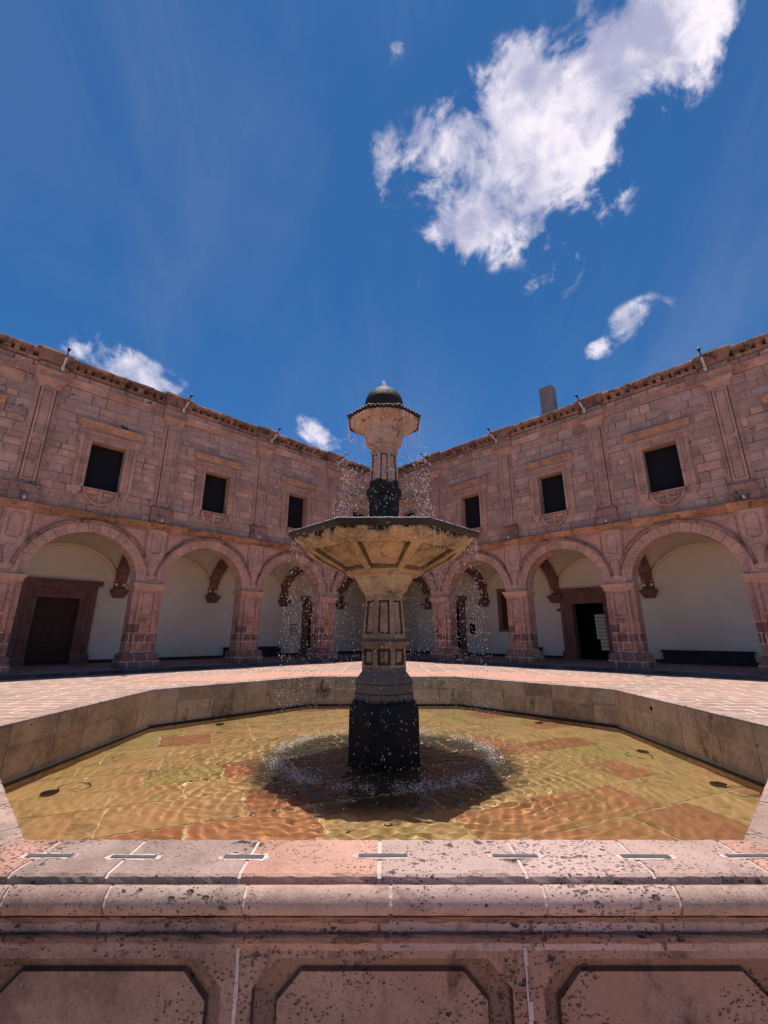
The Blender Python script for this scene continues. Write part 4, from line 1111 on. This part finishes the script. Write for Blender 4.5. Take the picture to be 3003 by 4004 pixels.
# cloud layer described on a plane facing 45 degrees up
cd = Vector((0, math.cos(math.radians(45)), math.sin(math.radians(45)))); up = Vector((0, -cd.z, cd.y))
dn = t.math('MAXIMUM', t.vmath('DOT_PRODUCT', d, tuple(cd)), .05)
px = t.math('DIVIDE', t.vmath('DOT_PRODUCT', d, (1., 0., 0.)), dn); py = t.math('DIVIDE', t.vmath('DOT_PRODUCT', d, tuple(up)), dn)
q = t.comb(px, py, 0)
CLOUDS = [(0.257, 0.238, 0.13, 0.095, 0.53, 1.35),
          (0.152, 0.206, 0.091, 0.065, 0.44, 1.1),
          (0.34, 0.199, 0.092, 0.126, 1.08, 1.3),
          (0.276, 0.123, 0.075, 0.09, 1.3, 1.3),
          (0.084, 0.225, 0.071, 0.05, 0.28, 1.0),
          (0.224, 0.293, 0.081, 0.045, 0.27, 0.95),
          (0.371, 0.281, 0.076, 0.068, 0.63, 1.1),
          (0.155, 0.079, 0.079, 0.055, -0.29, 1.9),
          (0.063, -0.005, 0.05, 0.026, -0.62, 1.0),
          (0.429, 0.355, 0.089, 0.066, -0.35, 1.2),
          (0.498, 0.333, 0.052, 0.075, 0.64, 1.0),
          (0.529, 0.376, 0.091, 0.033, 0.0, 1.15),
          (0.348, 0.376, 0.045, 0.032, 0.0, 0.9),
          (0.435, 0.281, 0.048, 0.042, 0.0, 0.8),
          (0.031, 0.335, 0.028, 0.02, 0.0, 0.85),
          (-0.008, 0.166, 0.03, 0.05, 0.28, 0.8),
          (0.552, -0.078, 0.068, 0.046, 0.26, 1.1),
          (0.481, -0.149, 0.035, 0.023, 0.26, 1.1),
          (0.355, -0.009, 0.061, 0.046, 0.51, 0.6),
          (-0.59, -0.177, 0.09, 0.051, -0.48, 1.15),
          (-0.507, -0.221, 0.058, 0.041, -0.58, 0.9),
          (-0.67, -0.15, 0.052, 0.02, 0.0, 0.8),
          (-0.157, -0.332, 0.059, 0.033, -0.65, 1.2),
          (-0.814, -0.1, 0.022, 0.014, 0.0, 0.8)]
n_w = t.new('ShaderNodeTexNoise'); t.put(n_w.inputs['Vector'], q); n_w.inputs['Scale'].default_value = 5; n_w.inputs['Detail'].default_value = 4
qq = t.vmath('ADD', q, t.vmath('SCALE', t.vmath('SUBTRACT', n_w.outputs[1], (.5, .5, .5)), None, .07))
dens = None
for (cx, cy, rx, ry, rot, amp) in CLOUDS:
    mp = t.new('ShaderNodeMapping', vector_type='TEXTURE'); t.put(mp.inputs[0], qq)
    mp.inputs['Location'].default_value = (cx, cy, 0); mp.inputs['Rotation'].default_value = (0, 0, rot); mp.inputs['Scale'].default_value = (rx * 1.3, ry * 1.3, 1)
    L = t.vmath('LENGTH', mp.outputs[0])
    gb = t.math('MULTIPLY', t.math('EXPONENT', t.math('MULTIPLY', t.math('MULTIPLY', L, L), -2.0)), amp * .8)
    dens = gb if dens is None else t.math('ADD', dens, gb)
dens = t.math('MINIMUM', dens, 1.6)
fb1 = t.noise(q, 6.5, 14, .6, .5); fb2 = t.noise(t.vmath('ADD', q, (3.1, 1.7, 0)), 24, 8, .65, .4)
tex = t.math('ADD', t.math('MULTIPLY', t.math('SUBTRACT', fb1, .5), 5.2), t.math('MULTIPLY', t.math('SUBTRACT', fb2, .5), 2.2))
raw = t.math('ADD', dens, t.math('MULTIPLY', tex, t.ramp(dens, .02, .35, 0., 1.)))
alpha = t.ramp(raw, .25, 1.6)
core = t.ramp(t.math('ADD', t.math('MULTIPLY', dens, .5), t.math('ADD', t.math('MULTIPLY', t.math('SUBTRACT', t.noise(t.vmath('ADD', q, (7, 2, 1)), 7, 3, .5, .4), .5), 3.), t.math('MULTIPLY', t.math('SUBTRACT', fb2, .5), 1.2))), .25, 1.15)
ccol = t.mix(core, (10.6, 9.8, 10.6), (4.6, 4.7, 6.6))
# thin high veil
veil = t.math('MULTIPLY', t.ramp(t.noise(t.vmath('MULTIPLY', q, (1, .5, 1)), 2.2, 7, .6, .5), .4, .85), .2)
SKYC = t.mix(veil, SKYC, (3.6, 4.1, 5.6))
final = t.mix(t.math('MULTIPLY', alpha, .96), SKYC, ccol)
bg = t.new('ShaderNodeBackground'); t.put(bg.inputs[0], final); bg.inputs[1].default_value = .076
wo = t.new('ShaderNodeOutputWorld'); t.l.new(bg.outputs[0], wo.inputs[0])
wd.cycles.sampling_method = 'AUTOMATIC'

sd = bpy.data.lights.new('sun', 'SUN'); sd.energy = 4.0; sd.angle = math.radians(.5); sd.color = (1, .95, .88)
so = bpy.data.objects.new('sun', sd); COL.objects.link(so)
el, az = math.radians(SUN_EL), math.radians(SUN_AZ)
sv = Vector((-math.sin(az) * math.cos(el), math.cos(az) * math.cos(el), math.sin(el)))
so.rotation_euler = sv.to_track_quat('Z', 'Y').to_euler()
sd.cycles.is_caustics_light = True

cdn = bpy.data.cameras.new('camera'); cam = bpy.data.objects.new('camera', cdn); COL.objects.link(cam)
cdn.sensor_fit = 'VERTICAL'; cdn.sensor_height = 36; cdn.lens = 36 * 919 / 2212; cdn.clip_end = 2000; cdn.clip_start = .05
cam.location = (0, 0, H); cam.rotation_euler = (math.radians(90 + 16.1), 0, 0)
SC.camera = cam
SC.view_settings.view_transform = 'Standard'; SC.view_settings.look = 'None'; SC.view_settings.exposure = .4; SC.view_settings.gamma = 1
SC.cycles.caustics_refractive = True; SC.cycles.max_bounces = 10; SC.cycles.diffuse_bounces = 8; SC.cycles.transmission_bounces = 8
